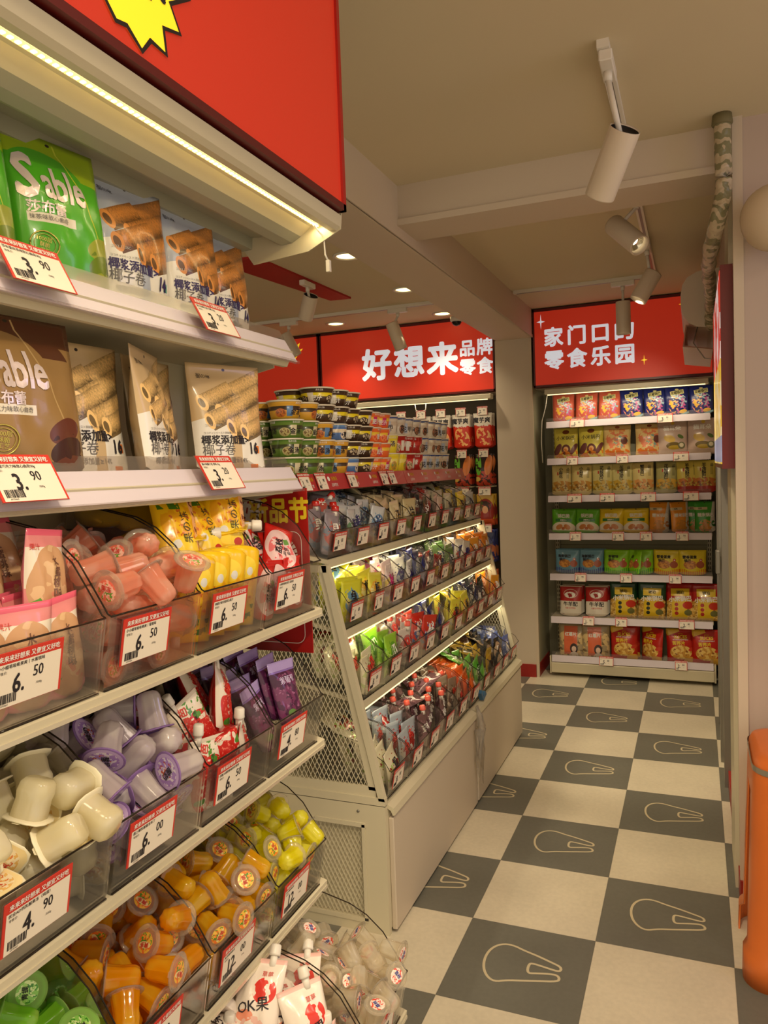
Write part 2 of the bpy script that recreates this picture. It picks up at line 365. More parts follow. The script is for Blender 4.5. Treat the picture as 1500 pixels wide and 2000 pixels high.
# shopping-bag outline emblem printed on every dark tile (traced in tile units)
EMB = [(.361, .271), (.287, .321), (.237, .429), (.227, .571), (.261, .679), (.33, .738), (.411, .738), (.489, .704), (.606, .669), (.73, .621), (.789, .597), (.803, .561), (.785, .535), (.685, .552), (.587, .569), (.564, .555), (.564, .479), (.582, .447), (.618, .457), (.716, .486), (.78, .493), (.806, .462), (.799, .421), (.661, .381), (.554, .348), (.447, .319)]
def smooth(P, k=3):
    for _ in range(k):
        Q = []
        for i, p in enumerate(P):
            q = P[(i + 1) % len(P)]; Q += [(p[0] * .75 + q[0] * .25, p[1] * .75 + q[1] * .25), (p[0] * .25 + q[0] * .75, p[1] * .25 + q[1] * .75)]
        P = Q
    return P
EMS = smooth(EMB, 2); LINE = mat('emblem_print', (206, 192, 158), .5)
for ix in range(-3, 3):
    for iy in range(-4, 8):
        if (ix + iy) % 2 and GX + ix * T < .1:
            fb.ribbon([(GX + (ix + p[0]) * T, GY + (iy + p[1]) * T) for p in EMS], .0085, LINE, closed=True, z=.0006)
struct(fb.build('floor'))
c = MB(); c.box((-4.6, -1.2, ZC), (2.4, 6.2, ZC + .08), CEIL); struct(c.build('ceiling'))
c = MB(); c.box((-1.36, -1.2, 2.515), (-1.09, 5.66, ZC), BEAMM)
c.box((-1.093, -1.2, 2.515), (-1.084, 5.66, 2.535), BEAMM); struct(c.build('trim_1'))
c = MB(); c.box((-1.09, 2.94, 2.575), (.15, 3.15, ZC), BEAMM)
c.box((-1.09, 2.925, 2.56), (.15, 2.95, 2.585), BEAMM); c.box((-1.09, 3.14, 2.56), (.15, 3.158, 2.585), BEAMM); c.box((-1.09, 2.95, 2.56), (.15, 3.14, 2.576), BEAMM)
struct(c.build('trim_2'))
# column beside the far rack, with the alcove wall behind it
c = MB(); c.box((-1.37, 5.66, 0), (-1.115, 6.15, 2.515), PANEL); c.box((-1.118, 5.655, .0), (-1.098, 5.68, 2.515), BEAMM); c.box((-1.115, 5.67, 0), (-1.105, 6.15, 2.3), mat('alcove_panel', (170, 168, 142), .5))
struct(c.build('wall_column'))
c = MB(); c.box((-1.38, 5.648, 0), (-1.12, 5.662, .095), RED); c.box((-1.112, 5.68, 0), (-1.098, 6.1, .095), RED); struct(c.build('baseboard_column'))
c = MB(); c.box((-4.6, 6.15, 0), (2.4, 6.2, ZC), mat('far_wall_panel', (160, 156, 130), .6)); struct(c.build('wall_far'))
c = MB(); c.box((-4.65, -1.2, 0), (-4.6, 6.2, ZC), PAINT); struct(c.build('wall_left'))
# aisle's right wall with its return face towards the photographer
c = MB(); c.box((.145, 2.904, 0), (2.4, 2.98, ZC), mat('return_wall_paint', (186, 168, 154), .6)); c.box((.142, 2.98, 0), (.3, 6.15, ZC), PANEL)
struct(c.build('wall_right'))
c = MB(); c.box((.128, 2.885, .1), (.16, 2.905, ZC), BEAMM); c.box((.130, 2.905, .1), (.1425, 2.96, ZC), BEAMM); struct(c.build('trim_3'))
c = MB(); c.box((.13, 2.875, 0), (.165, 2.9, .1), RED); c.box((.128, 2.9, 0), (.141, 4.0, .085), RED); struct(c.build('baseboard_right'))
c = MB(); c.box((.118, 3.02, .0), (.142, 3.32, 2.56), STEEL); struct(c.build('trim_4'))
# grey metal door frame and door leaf half way down the right wall
d = MB(); d.box((.112, 3.95, 0), (.142, 4.02, 2.4), GREYM); d.box((.105, 4.28, 0), (.142, 4.34, 2.4), GREYM); d.box((.112, 4.9, 0), (.142, 4.96, 2.4), GREYM); d.box((.112, 3.95, 2.34), (.142, 4.96, 2.4), GREYM)
d = struct(d.build('door_1')); q = MB(); q.box((.124, 4.02, .01), (.1415, 4.9, 2.34), STEEL); q.build('door_panel', d)
q = MB(); q.box((.09, 4.2, 1.0), (.112, 4.26, 1.12), GREYM, bev=.004); q.build('latch_plate', d)

# thin seams on the beams
# ------------------------------------------------------------------ signs
SIGN = mat('lit_red_sign_face', (190, 46, 24), .45, emis=.42)
SW = mat('lit_white_letters', (222, 226, 234), .4, emis=.55)
SY = mat('lit_yellow_print', (250, 214, 40), .4, emis=.7)
FR = mat('dark_red_frame', (92, 14, 12), .4)
def star(s, cx, cy, rx, ry, m, M):
    P = []
    for i in range(8):
        a = i * math.pi / 4 + math.pi / 2; k = 1 if i % 2 == 0 else .2; P.append((cx + rx * k * math.cos(a), cy + ry * k * math.sin(a)))
    s.add([(cx, cy, 0)] + [(p[0], p[1], 0) for p in P], [(0, i + 1, (i + 1) % 8 + 1) for i in range(8)], m, M=M)
def lightbox(x0, x1, z0, z1, y, depth, label):
    root = MB(); root.box((x0, y + .012, z0), (x1, y + depth, z1), FR)
    for a in ((x0, y, z0, x1, y + .012, z0 + .014), (x0, y, z1 - .018, x1, y + .012, z1), (x0, y, z0, x0 + .012, y + .012, z1), (x1 - .012, y, z0, x1, y + .012, z1)):
        root.box(a[:3], a[3:], FR)
    o = root.build('lightbox_sign'); tag(o, label, 'sign')
    f = MB(); f.box((x0 + .012, y + .004, z0 + .014), (x1 - .012, y + .014, z1 - .018), SIGN); f.build('sign_face', o)
    return o
MY = lambda y: Matrix(((1, 0, 0, 0), (0, 0, 1, y), (0, 1, 0, 0), (0, 0, 0, 1)))
s1 = lightbox(-1.085, .13, 2.15, 2.712, 5.66, .1, 'wide red lit sign above the far snack rack with two rows of white lettering')
M = MY(5.662)
def letter(ch, size, x, y, par, bold):
    t = MB(); t.text(ch, size, SW, x=x, y=y, M=M, bold=bold); t.build('letter', par)
for i, ch in enumerate('家门口的'): letter(ch, .142, -.935 + i * .163, 2.502, s1, .042)
for i, ch in enumerate('零食乐园'): letter(ch, .142, -.935 + i * .163, 2.338, s1, .042)
for a_ in ((-1.025, 2.62, .03, .055, SW), (-.318, 2.285, .022, .036, SY), (-.06, 2.64, .03, .04, SY)): t = MB(); star(t, *a_, M); t.build('sparkle_star', s1)
s2 = lightbox(-2.82, -1.375, 2.15, 2.712, 5.66, .1, 'long red lit sign left of the column with large white shop name')
for i, ch in enumerate('好想来'): letter(ch, .255, -2.325 + i * .272, 2.42, s2, .047)
for i, ch in enumerate('品牌零食'): letter(ch, .128, -1.582 + (i % 2) * .135, 2.482 - (i // 2) * .14, s2, .04)
s3 = lightbox(-4.3, -2.835, 2.15, 2.712, 5.66, .1, 'red lit sign panel behind the near shelf end, with a small yellow bolt')
t = MB(); t.poly([(-3.06, 2.62), (-3.0, 2.66), (-3.02, 2.6), (-2.975, 2.61), (-3.06, 2.52), (-3.03, 2.575), (-3.075, 2.565)], SY, M=M); t.build('bolt_print', s3)
c = MB(); c.box((-4.6, 5.78, 2.15), (-1.37, 6.15, ZC), PANEL); c.box((-1.1, 5.78, 2.15), (.142, 6.15, ZC), PANEL); struct(c.build('wall_bulkhead'))
# big sign above the near shelf, its face towards the aisle (+x)
MX = lambda x: Matrix(((0, 0, 1, x), (1, 0, 0, 0), (0, 1, 0, 0), (0, 0, 0, 1)))
b = MB(); b.box((-.72, -.2, 2.105), (-.652, 1.43, 2.715), FR); b.box((-.652, -.2, 2.105), (-.64, 1.43, 2.118), FR); b.box((-.652, 1.418, 2.105), (-.64, 1.43, 2.715), mat('red_frame_edge', (170, 26, 18), .4))
s4 = tag(b.build('lightbox_sign'), 'big red lit sign overhead at the left with a yellow starburst, nearest to the viewer', 'sign')
b = MB(); b.box((-.656, -.2, 2.118), (-.645, 1.418, 2.715), SIGN); b.build('sign_face', s4)
M = MX(-.6435); t = MB()
BU = [(.77, 2.27), (.752, 2.165), (.775, 2.142), (.795, 2.146), (.822, 2.128), (.84, 2.15), (.872, 2.147), (.868, 2.18), (.905, 2.19), (.885, 2.22), (.93, 2.25), (.9, 2.3), (.84, 2.33)]
t.poly(BU, SY, M=M); t.ribbon(BU, .007, mat('lit_black_outline', (24, 16, 12), .5), closed=True, M=Matrix.Translation((.0006, 0, 0)) @ M)
t.text('来', .075, TXT, x=.835, y=2.235, M=Matrix.Translation((.0008, 0, 0)) @ M, bold=.03, rot=12)
t.build('starburst_print', s4)
# red lightbox poster on the right wall
b = MB(); b.box((.088, 2.93, 1.548), (.128, 3.92, 2.25), REDDK)
s5 = tag(b.build('poster_lightbox'), 'narrow dark red poster lightbox on the right wall, seen almost edge on', 'sign')
b = MB(); b.box((.0855, 2.945, 1.565), (.0885, 3.905, 2.235), art('wall_poster_art', (214, 50, 36), [
    ('r', 0, .25, .9, .3, 0, (238, 196, 60)), ('b', 0, .25, .9, .3, 0, (240, 226, 180), 6, .5), ('r', 0, .08, .9, .07, 0, (150, 160, 190)), ('n', 0, .8, .9, .25, 0, (245, 225, 220), 4, .52)], emis=.5))
b.uv = [((v[1] - 3.42) / .67, (v[2] - 1.565) / .67) for v in b.v]; b.build('poster_face', s5)
# red band on the left ceiling
b = MB(); b.prism([(-2.095, 3.5), (-2.06, 4.62), (-2.2, 4.6), (-2.29, 3.8), (-2.32, 3.5)], ZC - .012, ZC + .001, mat('ceiling_band_red', (168, 20, 20), .5), axis='z'); struct(b.build('trim_5'))

# ------------------------------------------------------------------ ceiling lights
for i, (dx, dy, lb) in enumerate(((-1.68, 3.74, 'round recessed downlight nearest the long beam, above the noodle stack'), (-1.68, 4.6, 'small recessed downlight half way along the left ceiling, beside the beam'),
                                  (-1.70, 5.45, 'recessed downlight close to the shop name sign, right of the hanging spotlight'), (-2.53, 5.37, 'recessed downlight farthest left, near the join of the two red signs'))):
    b = MB(); b.lathe([(.075, 0), (.078, -.006), (.062, -.008), (.055, .0), (.05, .004)], WHITE, 28, cap=False)
    o = tag(b.build('recessed_downlight', loc=(dx, dy, ZC)), lb, 'ceiling light')
    b = MB(); b.lathe([(.056, -.002), (.03, -.004), (.001, -.004)], LEDM, 24, cap=False); b.build('diffuser', o)
def track(p0, p1, label):
    b = MB(); p0 = Vector(p0); p1 = Vector(p1)
    if abs(p1.x - p0.x) > abs(p1.y - p0.y): b.box((p0.x, p0.y - .016, ZC - .022), (p1.x, p0.y + .016, ZC), WHITE); b.box((p0.x + .02, p0.y - .006, ZC - .0235), (p1.x - .02, p0.y + .006, ZC - .0215), GREYM)
    else: b.box((p0.x - .016, p0.y, ZC - .022), (p0.x + .016, p1.y, ZC), WHITE); b.box((p0.x - .006, p0.y + .02, ZC - .0235), (p0.x + .006, p1.y - .02, ZC - .0215), GREYM)
    return tag(b.build('lighting_track'), label, 'track')
track((-.215, 2.2, 0), (-.215, 2.93, 0), 'short white lighting track in front of the cross beam')
track((-.215, 3.16, 0), (-.215, 5.0, 0), 'white lighting track running away from the cross beam to the far sign')
track((-1.08, 5.02, 0), (-.2, 5.02, 0), 'white lighting track across the ceiling in front of the far right sign')
track((-3.3, 5.02, 0), (-1.37, 5.02, 0), 'white lighting track across the left ceiling in front of the shop name sign')
SPOTB = mat('spotlight_white', (214, 200, 180), .4)
def spotlight(top, bot, tr, label, rad=.044, lens=True, mount='y'):
    top = Vector(top); bot = Vector(bot); d = (bot - top).normalized(); L = (bot - top).length
    Mx = Matrix.Translation(top) @ d.to_track_quat('Z', 'Y').to_matrix().to_4x4()
    b = MB(); b.lathe([(rad * .93, .004), (rad * .985, 0), (rad, .004), (rad, L - .004), (rad * .98, L), (rad * .86, L), (rad * .84, L - .03)], SPOTB, 28, M=Mx, cap=False)
    o = tag(b.build('track_spotlight'), label, 'spotlight')
    b = MB(); b.lathe([(.001, .012), (rad * .94, .012), (rad * .94, .004)], DARK, 24, M=Mx, cap=False); b.build('rear_cap', o)
    b = MB(); b.lathe([(rad * .84, L - .03), (rad * .5, L - .045), (.001, L - .048)], mat('spot_reflector', (230, 224, 205), .15, metal=.9), 20, M=Mx, cap=False)
    b.lathe([(rad * .35, L - .04), (.001, L - .036)], mat('spot_led', (255, 240, 200), .4, emis=6 if lens else 2), 12, M=Mx, cap=False); b.build('lens', o)
    pt = Vector((tr[0], tr[1], ZC - .022)); b = MB()
    if mount == 'y': b.box((pt.x - .018, pt.y - .07, pt.z - .03), (pt.x + .018, pt.y + .07, pt.z), WHITE, bev=.003)
    else: b.box((pt.x - .07, pt.y - .018, pt.z - .03), (pt.x + .07, pt.y + .018, pt.z), WHITE, bev=.003)
    b.build('adapter', o)
    b = MB(); e = top + d * .03; b.cyl((pt.x, pt.y, pt.z - .03), (pt.x, pt.y, pt.z - .055), .012, WHITE); b.cyl((pt.x, pt.y, pt.z - .05), e, .008, WHITE); b.build('stem', o)
    return o
spotlight((-.168, 2.30, 2.515), (-.252, 2.40, 2.372), (-.21, 2.28), 'large white track spotlight in front of the cross beam, nearest to the viewer')
spotlight((-.31, 3.50, 2.605), (-.20, 3.40, 2.475), (-.215, 3.45), 'white track spotlight just beyond the cross beam, its lit face tipped towards the viewer')
spotlight((-.185, 4.25, 2.55), (-.262, 4.22, 2.415), (-.215, 4.25), 'white track spotlight aimed down left, beside the far sign')
spotlight((-.400, 5.02, 2.575), (-.400, 5.03, 2.375), (-.400, 5.02), 'white track spotlight hanging straight down over the white lettering of the far right sign', mount='x', lens=False)
spotlight((-1.93, 5.0, 2.60), (-1.875, 5.03, 2.42), (-1.89, 5.02), 'white track spotlight hanging in front of the long shop name sign', mount='x', lens=False)
spotlight((-2.77, 5.0, 2.61), (-2.70, 5.03, 2.45), (-2.745, 5.02), 'white track spotlight over the small yellow bolt of the left sign panel', mount='x', lens=False)
spotlight((-2.06, 4.05, 2.62), (-2.13, 4.10, 2.50), (-2.08, 4.05), 'white spotlight hanging below the red ceiling band', lens=False)
# dome camera
b = MB(); b.lathe([(.045, 0), (.045, -.025), (.04, -.035)], WHITE, 20); o = tag(b.build('dome_camera', loc=(-1.57, 5.36, 2.665)), 'small white dome security camera at the corner of the shop name sign', 'security camera')
b = MB(); b.lathe([(.036, -.03), (.034, -.045), (.022, -.06), (.001, -.066)], mat('black_dome', (14, 12, 14), .08), 20, cap=False); b.build('camera_dome', o)
b = MB(); b.cyl((-1.57, 5.36, 2.66), (-1.57, 5.36, ZC), .02, WHITE); m_ = b.build('camera_mount'); m_.parent = o; m_.matrix_parent_inverse = Matrix.Translation((1.57, -5.36, -2.665))

# ------------------------------------------------------------------ air conditioner, pipe, globe, stool
ac = MB(); pr = []
for a in range(90, 271, 15): pr.append((.045 + .13 * math.cos(R(a)) * .8 - .0, 2.385 + .125 * math.sin(R(a))))
pr = [(.128, 2.515)] + [(.06, 2.515), (.02, 2.508), (-.025, 2.485), (-.048, 2.45), (-.056, 2.40), (-.056, 2.35), (-.045, 2.30), (-.02, 2.262), (.02, 2.24), (.07, 2.232)] + [(.128, 2.232)]
ac.prism(pr, 4.15, 4.98, mat('air_conditioner_white', (200, 186, 166), .4))
o = tag(ac.build('air_conditioner'), 'white wall mounted air conditioner at the top of the right wall, seen end on', 'air conditioner')
b = MB(); b.prism([(.1, 2.236), (-.035, 2.258), (-.05, 2.15), (.09, 2.125), (.09, 2.13), (-.043, 2.156), (-.03, 2.25), (.1, 2.231)], 4.17, 4.96, clear('draught_shield', (232, 205, 190), .45, rough=.4, base=(190, 150, 130))); b.build('draught_shield', o)
b = MB(); b.tube([(.02, 4.16, 2.24), (.0, 4.14, 2.16), (.05, 4.13, 2.08), (.1, 4.13, 2.07), (.115, 4.14, 2.2)], .003, GREYM); b.build('cord', o)
def tapemat():
    m = bpy.data.materials.new('pipe_wrap_tape'); m.use_nodes = True; nt = m.node_tree; b = nt.nodes['Principled BSDF']; tc = nt.nodes.new('ShaderNodeTexCoord')
    wv = nt.nodes.new('ShaderNodeTexWave'); wv.bands_direction = 'Z'; wv.inputs['Scale'].default_value = 7; wv.inputs['Distortion'].default_value = 9; wv.inputs['Detail Scale'].default_value = 2.5
    nt.links.new(tc.outputs['Object'], wv.inputs[0]); cr = nt.nodes.new('ShaderNodeValToRGB'); cr.color_ramp.interpolation = 'CONSTANT'
    cr.color_ramp.elements[0].color = lin((128, 124, 92)); cr.color_ramp.elements[1].color = lin((186, 170, 142)); cr.color_ramp.elements[1].position = .45
    nt.links.new(wv.outputs[0], cr.inputs[0]); nt.links.new(cr.outputs[0], b.inputs['Base Color']); b.inputs['Roughness'].default_value = .35
    nz = nt.nodes.new('ShaderNodeTexNoise'); nz.inputs['Scale'].default_value = 30; bp = nt.nodes.new('ShaderNodeBump'); bp.inputs['Strength'].default_value = .6; bp.inputs['Distance'].default_value = .02
    nt.links.new(tc.outputs['Object'], nz.inputs[0]); nt.links.new(nz.outputs[0], bp.inputs['Height']); nt.links.new(bp.outputs[0], b.inputs['Normal']); return m
def cr_spline(P, k=6):
    out = []; P = [Vector(p) for p in P]
    for i in range(len(P) - 1):
        p0, p1, p2, p3 = P[max(i - 1, 0)], P[i], P[i + 1], P[min(i + 2, len(P) - 1)]
        for j in range(k):
            t = j / k; out.append(.5 * ((2 * p1) + (p2 - p0) * t + (2 * p0 - 5 * p1 + 4 * p2 - p3) * t * t + (3 * p1 - p0 - 3 * p2 + p3) * t ** 3))
    return out + [P[-1]]
pp = cr_spline([(.098, 2.85, 2.719), (.099, 2.85, 2.6), (.10, 2.85, 2.48), (.08, 2.87, 2.38), (.06, 3.1, 2.33), (.062, 3.45, 2.34), (.075, 3.75, 2.31), (.078, 4.0, 2.28), (.08, 4.12, 2.25), (.085, 4.2, 2.245)], 8)
b = MB(); b.tube(pp, [.027 if i < 28 else .026 + .003 * math.sin(i * 1.1) for i in range(len(pp))], tapemat(), 14)
o = tag(b.build('insulated_pipe'), 'thick taped air conditioning pipe dropping from the ceiling beside the right wall', 'pipe')
b = MB(); b.lathe([(.03, 0), (.033, -.03), (.029, -.035)], mat('pipe_foam', (112, 104, 70), .7), 18); b.build('pipe_collar', o, loc=(.098, 2.85, 2.72))
b = MB(); b.lathe([(.1 * math.sin(R(a)), -.1 * math.cos(R(a)) * (1.0 if a > 90 else 1.08)) for a in range(2, 179, 8)], clear('balloon_skin', (236, 222, 196), .75, rough=.12, base=(222, 204, 176)), 32, cap=False)
o = tag(b.build('round_balloon', loc=(.243, 2.77, 2.345)), 'round cream balloon against the right wall at the edge of the picture', 'balloon')
b = MB(); b.lathe([(.012, -.118), (.004, -.108), (.004, -.1)], mat('balloon_knot', (210, 192, 160), .4), 10); b.build('knot', o)
# orange plastic stool
OR = mat('orange_plastic', (226, 118, 48), .38, vary=.05, bscale=8)
st = MB(); X0, X1, Y0, Y1 = .152, .5, 2.46, 2.82
def rr(x0, x1, y0, y1, r, n=6):
    P = []
    for (cx, cy, a0) in ((x1 - r, y1 - r, 0), (x0 + r, y1 - r, 90), (x0 + r, y0 + r, 180), (x1 - r, y0 + r, 270)):
        for k in range(n + 1): a = R(a0 + 90 * k / n); P.append((cx + r * math.cos(a), cy + r * math.sin(a)))
    return P
v = []; f = []; rings = [(0, .05, .655), (.0, .06, .64), (-.012, .07, .61), (-.015, .07, .56)]
lv = [(.03, .685), (.008, .678), (0, .66), (-.004, .62), (-.006, .55)]
for ins, z in lv: v += [(p[0], p[1], z) for p in rr(X0 + ins, X1 - ins, Y0 + ins, Y1 - ins, .075)]
n = 28
for j in range(len(lv) - 1):
    for k in range(n): f.append((j * n + k, (j + 1) * n + k, (j + 1) * n + (k + 1) % n, j * n + (k + 1) % n))
f.append(tuple(range(n))); st.add(v, f, OR, smooth=True)
o = tag(st.build('plastic_stool'), 'tall orange plastic stool at the right edge, by the wall corner', 'stool')
for (cx, cy, a0) in ((X0 + .075, Y0 + .075, 180), (X1 - .075, Y0 + .075, 270), (X0 + .075, Y1 - .075, 90), (X1 - .075, Y1 - .075, 0)):
    v = []; f = []; n = 12; zs = (.56, .4, .25, .1, .085, 0)
    for j, z in enumerate(zs):
        e = .006 + (.56 - z) * .035 + (.012 if z <= .085 else 0); ux = 1 if a0 in (0, 270) else -1; uy = 1 if a0 in (0, 90) else -1
        for s_ in (0, 1):
            r_ = .075 - s_ * .005; pts = []
            wing = .05
            A = [R(a0 + 90 * k / (n - 3)) for k in range(n - 2)]
            arc = [(cx + r_ * math.cos(a), cy + r_ * math.sin(a)) for a in A]
            d0 = (math.sin(A[0]), -math.cos(A[0])); d1 = (-math.sin(A[-1]), math.cos(A[-1]))
            wl = wing * (1 - .35 * (.56 - z) / .56)
            pts = [(arc[0][0] + d0[0] * wl, arc[0][1] + d0[1] * wl)] + arc + [(arc[-1][0] + d1[0] * wl, arc[-1][1] + d1[1] * wl)]
            v += [(p[0] + ux * e, p[1] + uy * e, z) for p in pts]
    m_ = n
    for j in range(len(zs) - 1):
        for s_ in (0, 1):
            for k in range(m_ - 1):
                a_ = j * 2 * m_ + s_ * m_ + k; b_ = a_ + 2 * m_
                f.append((a_, b_, b_ + 1, a_ + 1) if s_ == 0 else (a_ + 1, b_ + 1, b_, a_))
        for k in (0, m_ - 1):
            a_ = j * 2 * m_ + k; f.append((a_, a_ + m_, a_ + 3 * m_, a_ + 2 * m_))
    for k in range(m_ - 1):
        a_ = (len(zs) - 1) * 2 * m_ + k; f.append((a_, a_ + m_, a_ + m_ + 1, a_ + 1))
    l = MB(); l.add(v, f, OR, smooth=True); l.build('leg', o)
b = MB(); P = rr(X0 - .005, X1 + .005, Y0 - .005, Y1 + .005, .079)
b.add([(p[0], p[1], .640) for p in P] + [(p[0], p[1], .658) for p in P], [(k, (k + 1) % 28, 28 + (k + 1) % 28, 28 + k) for k in range(28)], mat('silver_tape', (170, 165, 150), .3, metal=.5)); b.build('tape_band', o)
# ------------------------------------------------------------------ shared shop pieces
HEAD = '来来来好想来 又便宜又好吃'
_tags = {}
def price_tag(price, loc, rot, label, line='', group=None, w=.102, h=.066):
    key = (price, line)
    if key not in _tags:
        a, b_ = price.split('.'); t = MB(); t.box((-w / 2, 0, -h), (w / 2, .0012, 0), PR)
        ww = w - .007; t.add([(-ww / 2, -.0003, -.0135), (-ww / 2, -.0003, -h + .0005), (ww / 2, -.0003, -h + .0005), (ww / 2, -.0003, -.0135)], [(0, 1, 2, 3)], mat('tag_paper', (236, 226, 208), .5))
        F = lambda x, y: (x, -.0007, y)
        t.text(HEAD, .0078, PW, y=-.0072, fn=F, bold=.03, sx=.93)
        if line: t.text(line, .0052, TXT, x=-w / 2 + .006, y=-.0172, fn=F, bold=.02, align='l')
        t.text('零售价:', .004, TXT, x=-w / 2 + .007, y=-.0235, fn=F, align='l')
        t.text(a + '.', .032, TXT, x=-.014 if len(a) == 1 else -.018, y=-.0385, fn=F, bold=.03, sx=.78)
        t.text(b_, .0195, TXT, x=.014, y=-.0305, fn=F, bold=.025, sx=.8)
        t.text('/500g', .004, TXT, x=.016, y=-.0465, fn=F)
        rn = random.Random(price); x = -w / 2 + .008
        while x < -.016:
            q = rn.choice((.0005, .0008, .0012)); t.box((x, -.0007, -h + .0055), (x + q, -.0004, -.0495), TXT); x += q + rn.choice((.0005, .0008, .0011))
        t.text('6970464', .0034, TXT, x=-w / 2 + .018, y=-h + .0035, fn=F)
        t.box((-w / 2 - .0015, .0014, -h - .001), (w / 2 + .0015, .0022, .001), FLAP)
        _tags[key] = t.mesh('price_tag')
    o = bpy.data.objects.new('price_tag', _tags[key]); COL.objects.link(o); place(o, loc, rot)
    return tag(o, label, 'price tag', group)

def make_bin(w=.2, d=.29, hf=.105, hb=.2):
    """clear tub: low front, sides sweeping down in a curve; origin at the front bottom edge, front = -y"""
    a = w / 2; t = .0025; side = [(0, 0), (d, 0), (d, hb), (d * .5, hb - .002), (d * .36, hb - .012), (d * .22, hb - .034), (d * .1, hf + .026), (.006, hf + .002), (0, hf)]
    b = MB(); r = .012
    for sx in (-1, 1): b.prism(side, sx * a, sx * (a - t), CLR, axis='x')
    b.box((-a + t, 0, 0), (a - t, t, hf), CLR); b.box((-a + t, d - t, 0), (a - t, d, hb), CLR); b.box((-a + t, t, 0), (a - t, d - t, t), CLR)
    o = b.build('acrylic_bin'); e = MB()
    for sx in (-1, 1): e.tube([(sx * (a - t / 2), p[0], p[1]) for p in side[2:]], .0012, RIM, 5)
    e.tube([(-a + t / 2, 0, hf), (a - t / 2, 0, hf)], .0014, RIM, 5); e.tube([(-a + t / 2, 0, .001), (a - t / 2, 0, .001)], .0016, RIM, 5)
    e.build('rim_edge', o); return o
BIN = Proto(make_bin())

def pouch_fn(w, h, t, seed=0, gus=.55, top=.13, bot=0, pinch=.03, wr=.0016):
    rn = random.Random(seed); ph = [rn.uniform(0, 6.28) for _ in range(6)]
    def S(x, z, side=-1):
        u = max(-1, min(1, x / (w / 2))); v = max(0, min(1, z / h))
        f = 1.0
        if bot: f *= min(1, max(0, (v - bot) / .16)) ** .6
        else: f *= gus + (1 - gus) * min(1, v / .25) ** .7
        if v > 1 - top - .3: f *= max(0, min(1, (1 - top - v) / .3)) ** .7
        pr = max(0, 1 - abs(u) ** 2.6) ** .75
        y = side * (t / 2 * f * pr + .0005)
        y += side * wr * f * (math.sin(9 * u + 7 * v + ph[0]) + .7 * math.sin(17 * u - 13 * v + ph[1]) * .7 + .5 * math.sin(25 * v + 5 * u + ph[2])) * (1 - abs(u) ** 6)
        bend = .004 * math.sin(3 * v + ph[3]) + .003 * u * math.sin(2.3 * v + ph[4])
        X = x * (1 - pinch * f * (1 if abs(u) > 0 else 0)); Z = z
        if not bot and v < .08: Z += (1 - pr) * .018 * h / .2 * (1 - v / .08)
        return Vector((X, y + bend, Z))
    return S
def pouch(b, w, h, t, mf, mb, S, nx=14, nz=18):
    v = []; uv = []; f = []; ring = 2 * (nx + 1)
    for j in range(nz + 1):
        z = h * j / nz
        for i in range(nx + 1):
            x = -w / 2 + w * i / nx; v.append(S(x, z, -1)); uv.append((x / h, z / h))
        for i in range(nx + 1):
            x = w / 2 - w * i / nx; v.append(S(x, z, 1)); uv.append((x / h, z / h))
    F1 = []; F2 = []
    for j in range(nz):
        for i in range(ring):
            q = (j * ring + i, j * ring + (i + 1) % ring, (j + 1) * ring + (i + 1) % ring, (j + 1) * ring + i)
            (F1 if i < nx else F2).append(q)
    for j in (0, nz):
        for i in range(nx):
            a = j * ring + i; c_ = j * ring + ring - 1 - i; q = (a, a + 1, c_ - 1, c_); F2.append(q if j else q[::-1])
    o = len(b.v); b.add(v, F1, mf, smooth=True, uvs=uv)
    k = b.mi(mb)
    for q in F2: b.f.append(tuple(o + i for i in q)); b.m.append(k); b.sm.append(True)
    return b
def pack(name, w, h, t, mf, mb, texts=(), seed=0, nx=14, nz=18, spout=None, **kw):
    """a printed bag or pouch: artwork on the front sheet, lettering laid on its curved face"""
    S = pouch_fn(w, h, t, seed, **kw); b = MB(); pouch(b, w, h, t, mf, mb, S, nx, nz)
    F = lambda x, y: S(x, y, -1) + Vector((0, -.0011, 0))
    for tx in texts:
        s_, size, m, x, y = tx[:5]; o_ = dict(tx[5]) if len(tx) > 5 else {}
        b.text(s_, size * h, m, x=x * h, y=y * h, fn=F, **o_)
    o = b.build(name)
    if spout:
        c = MB(); px, cm = spout[0] * w, spout[1]; r = spout[2] if len(spout) > 2 else .009
        c.cyl((px, 0, h - .012), (px, 0, h + .008), r * .7, WHITE, n=12); c.build('spout', o)
        c = MB(); c.lathe([(r, 0), (r * 1.05, .003), (r, .006), (r * .96, .017), (r * .7, .019)], cm, 16, M=Matrix.Translation((px, 0, h + .006)), flute=.04, nf=12); c.build('cap', o)
    return o
def rail_profile(x, z, s=1, h=.047, flap=.022, lean=.028):
    """price rail swept along y on a shelf whose front edge is at x"""
    return [(x, z), (x - lean, z + h), (x - lean - .004, z + h), (x - .006, z)], [(x - lean, z + h), (x - lean - .012, z + h + flap), (x - lean - .014, z + h + flap), (x - lean - .003, z + h)]
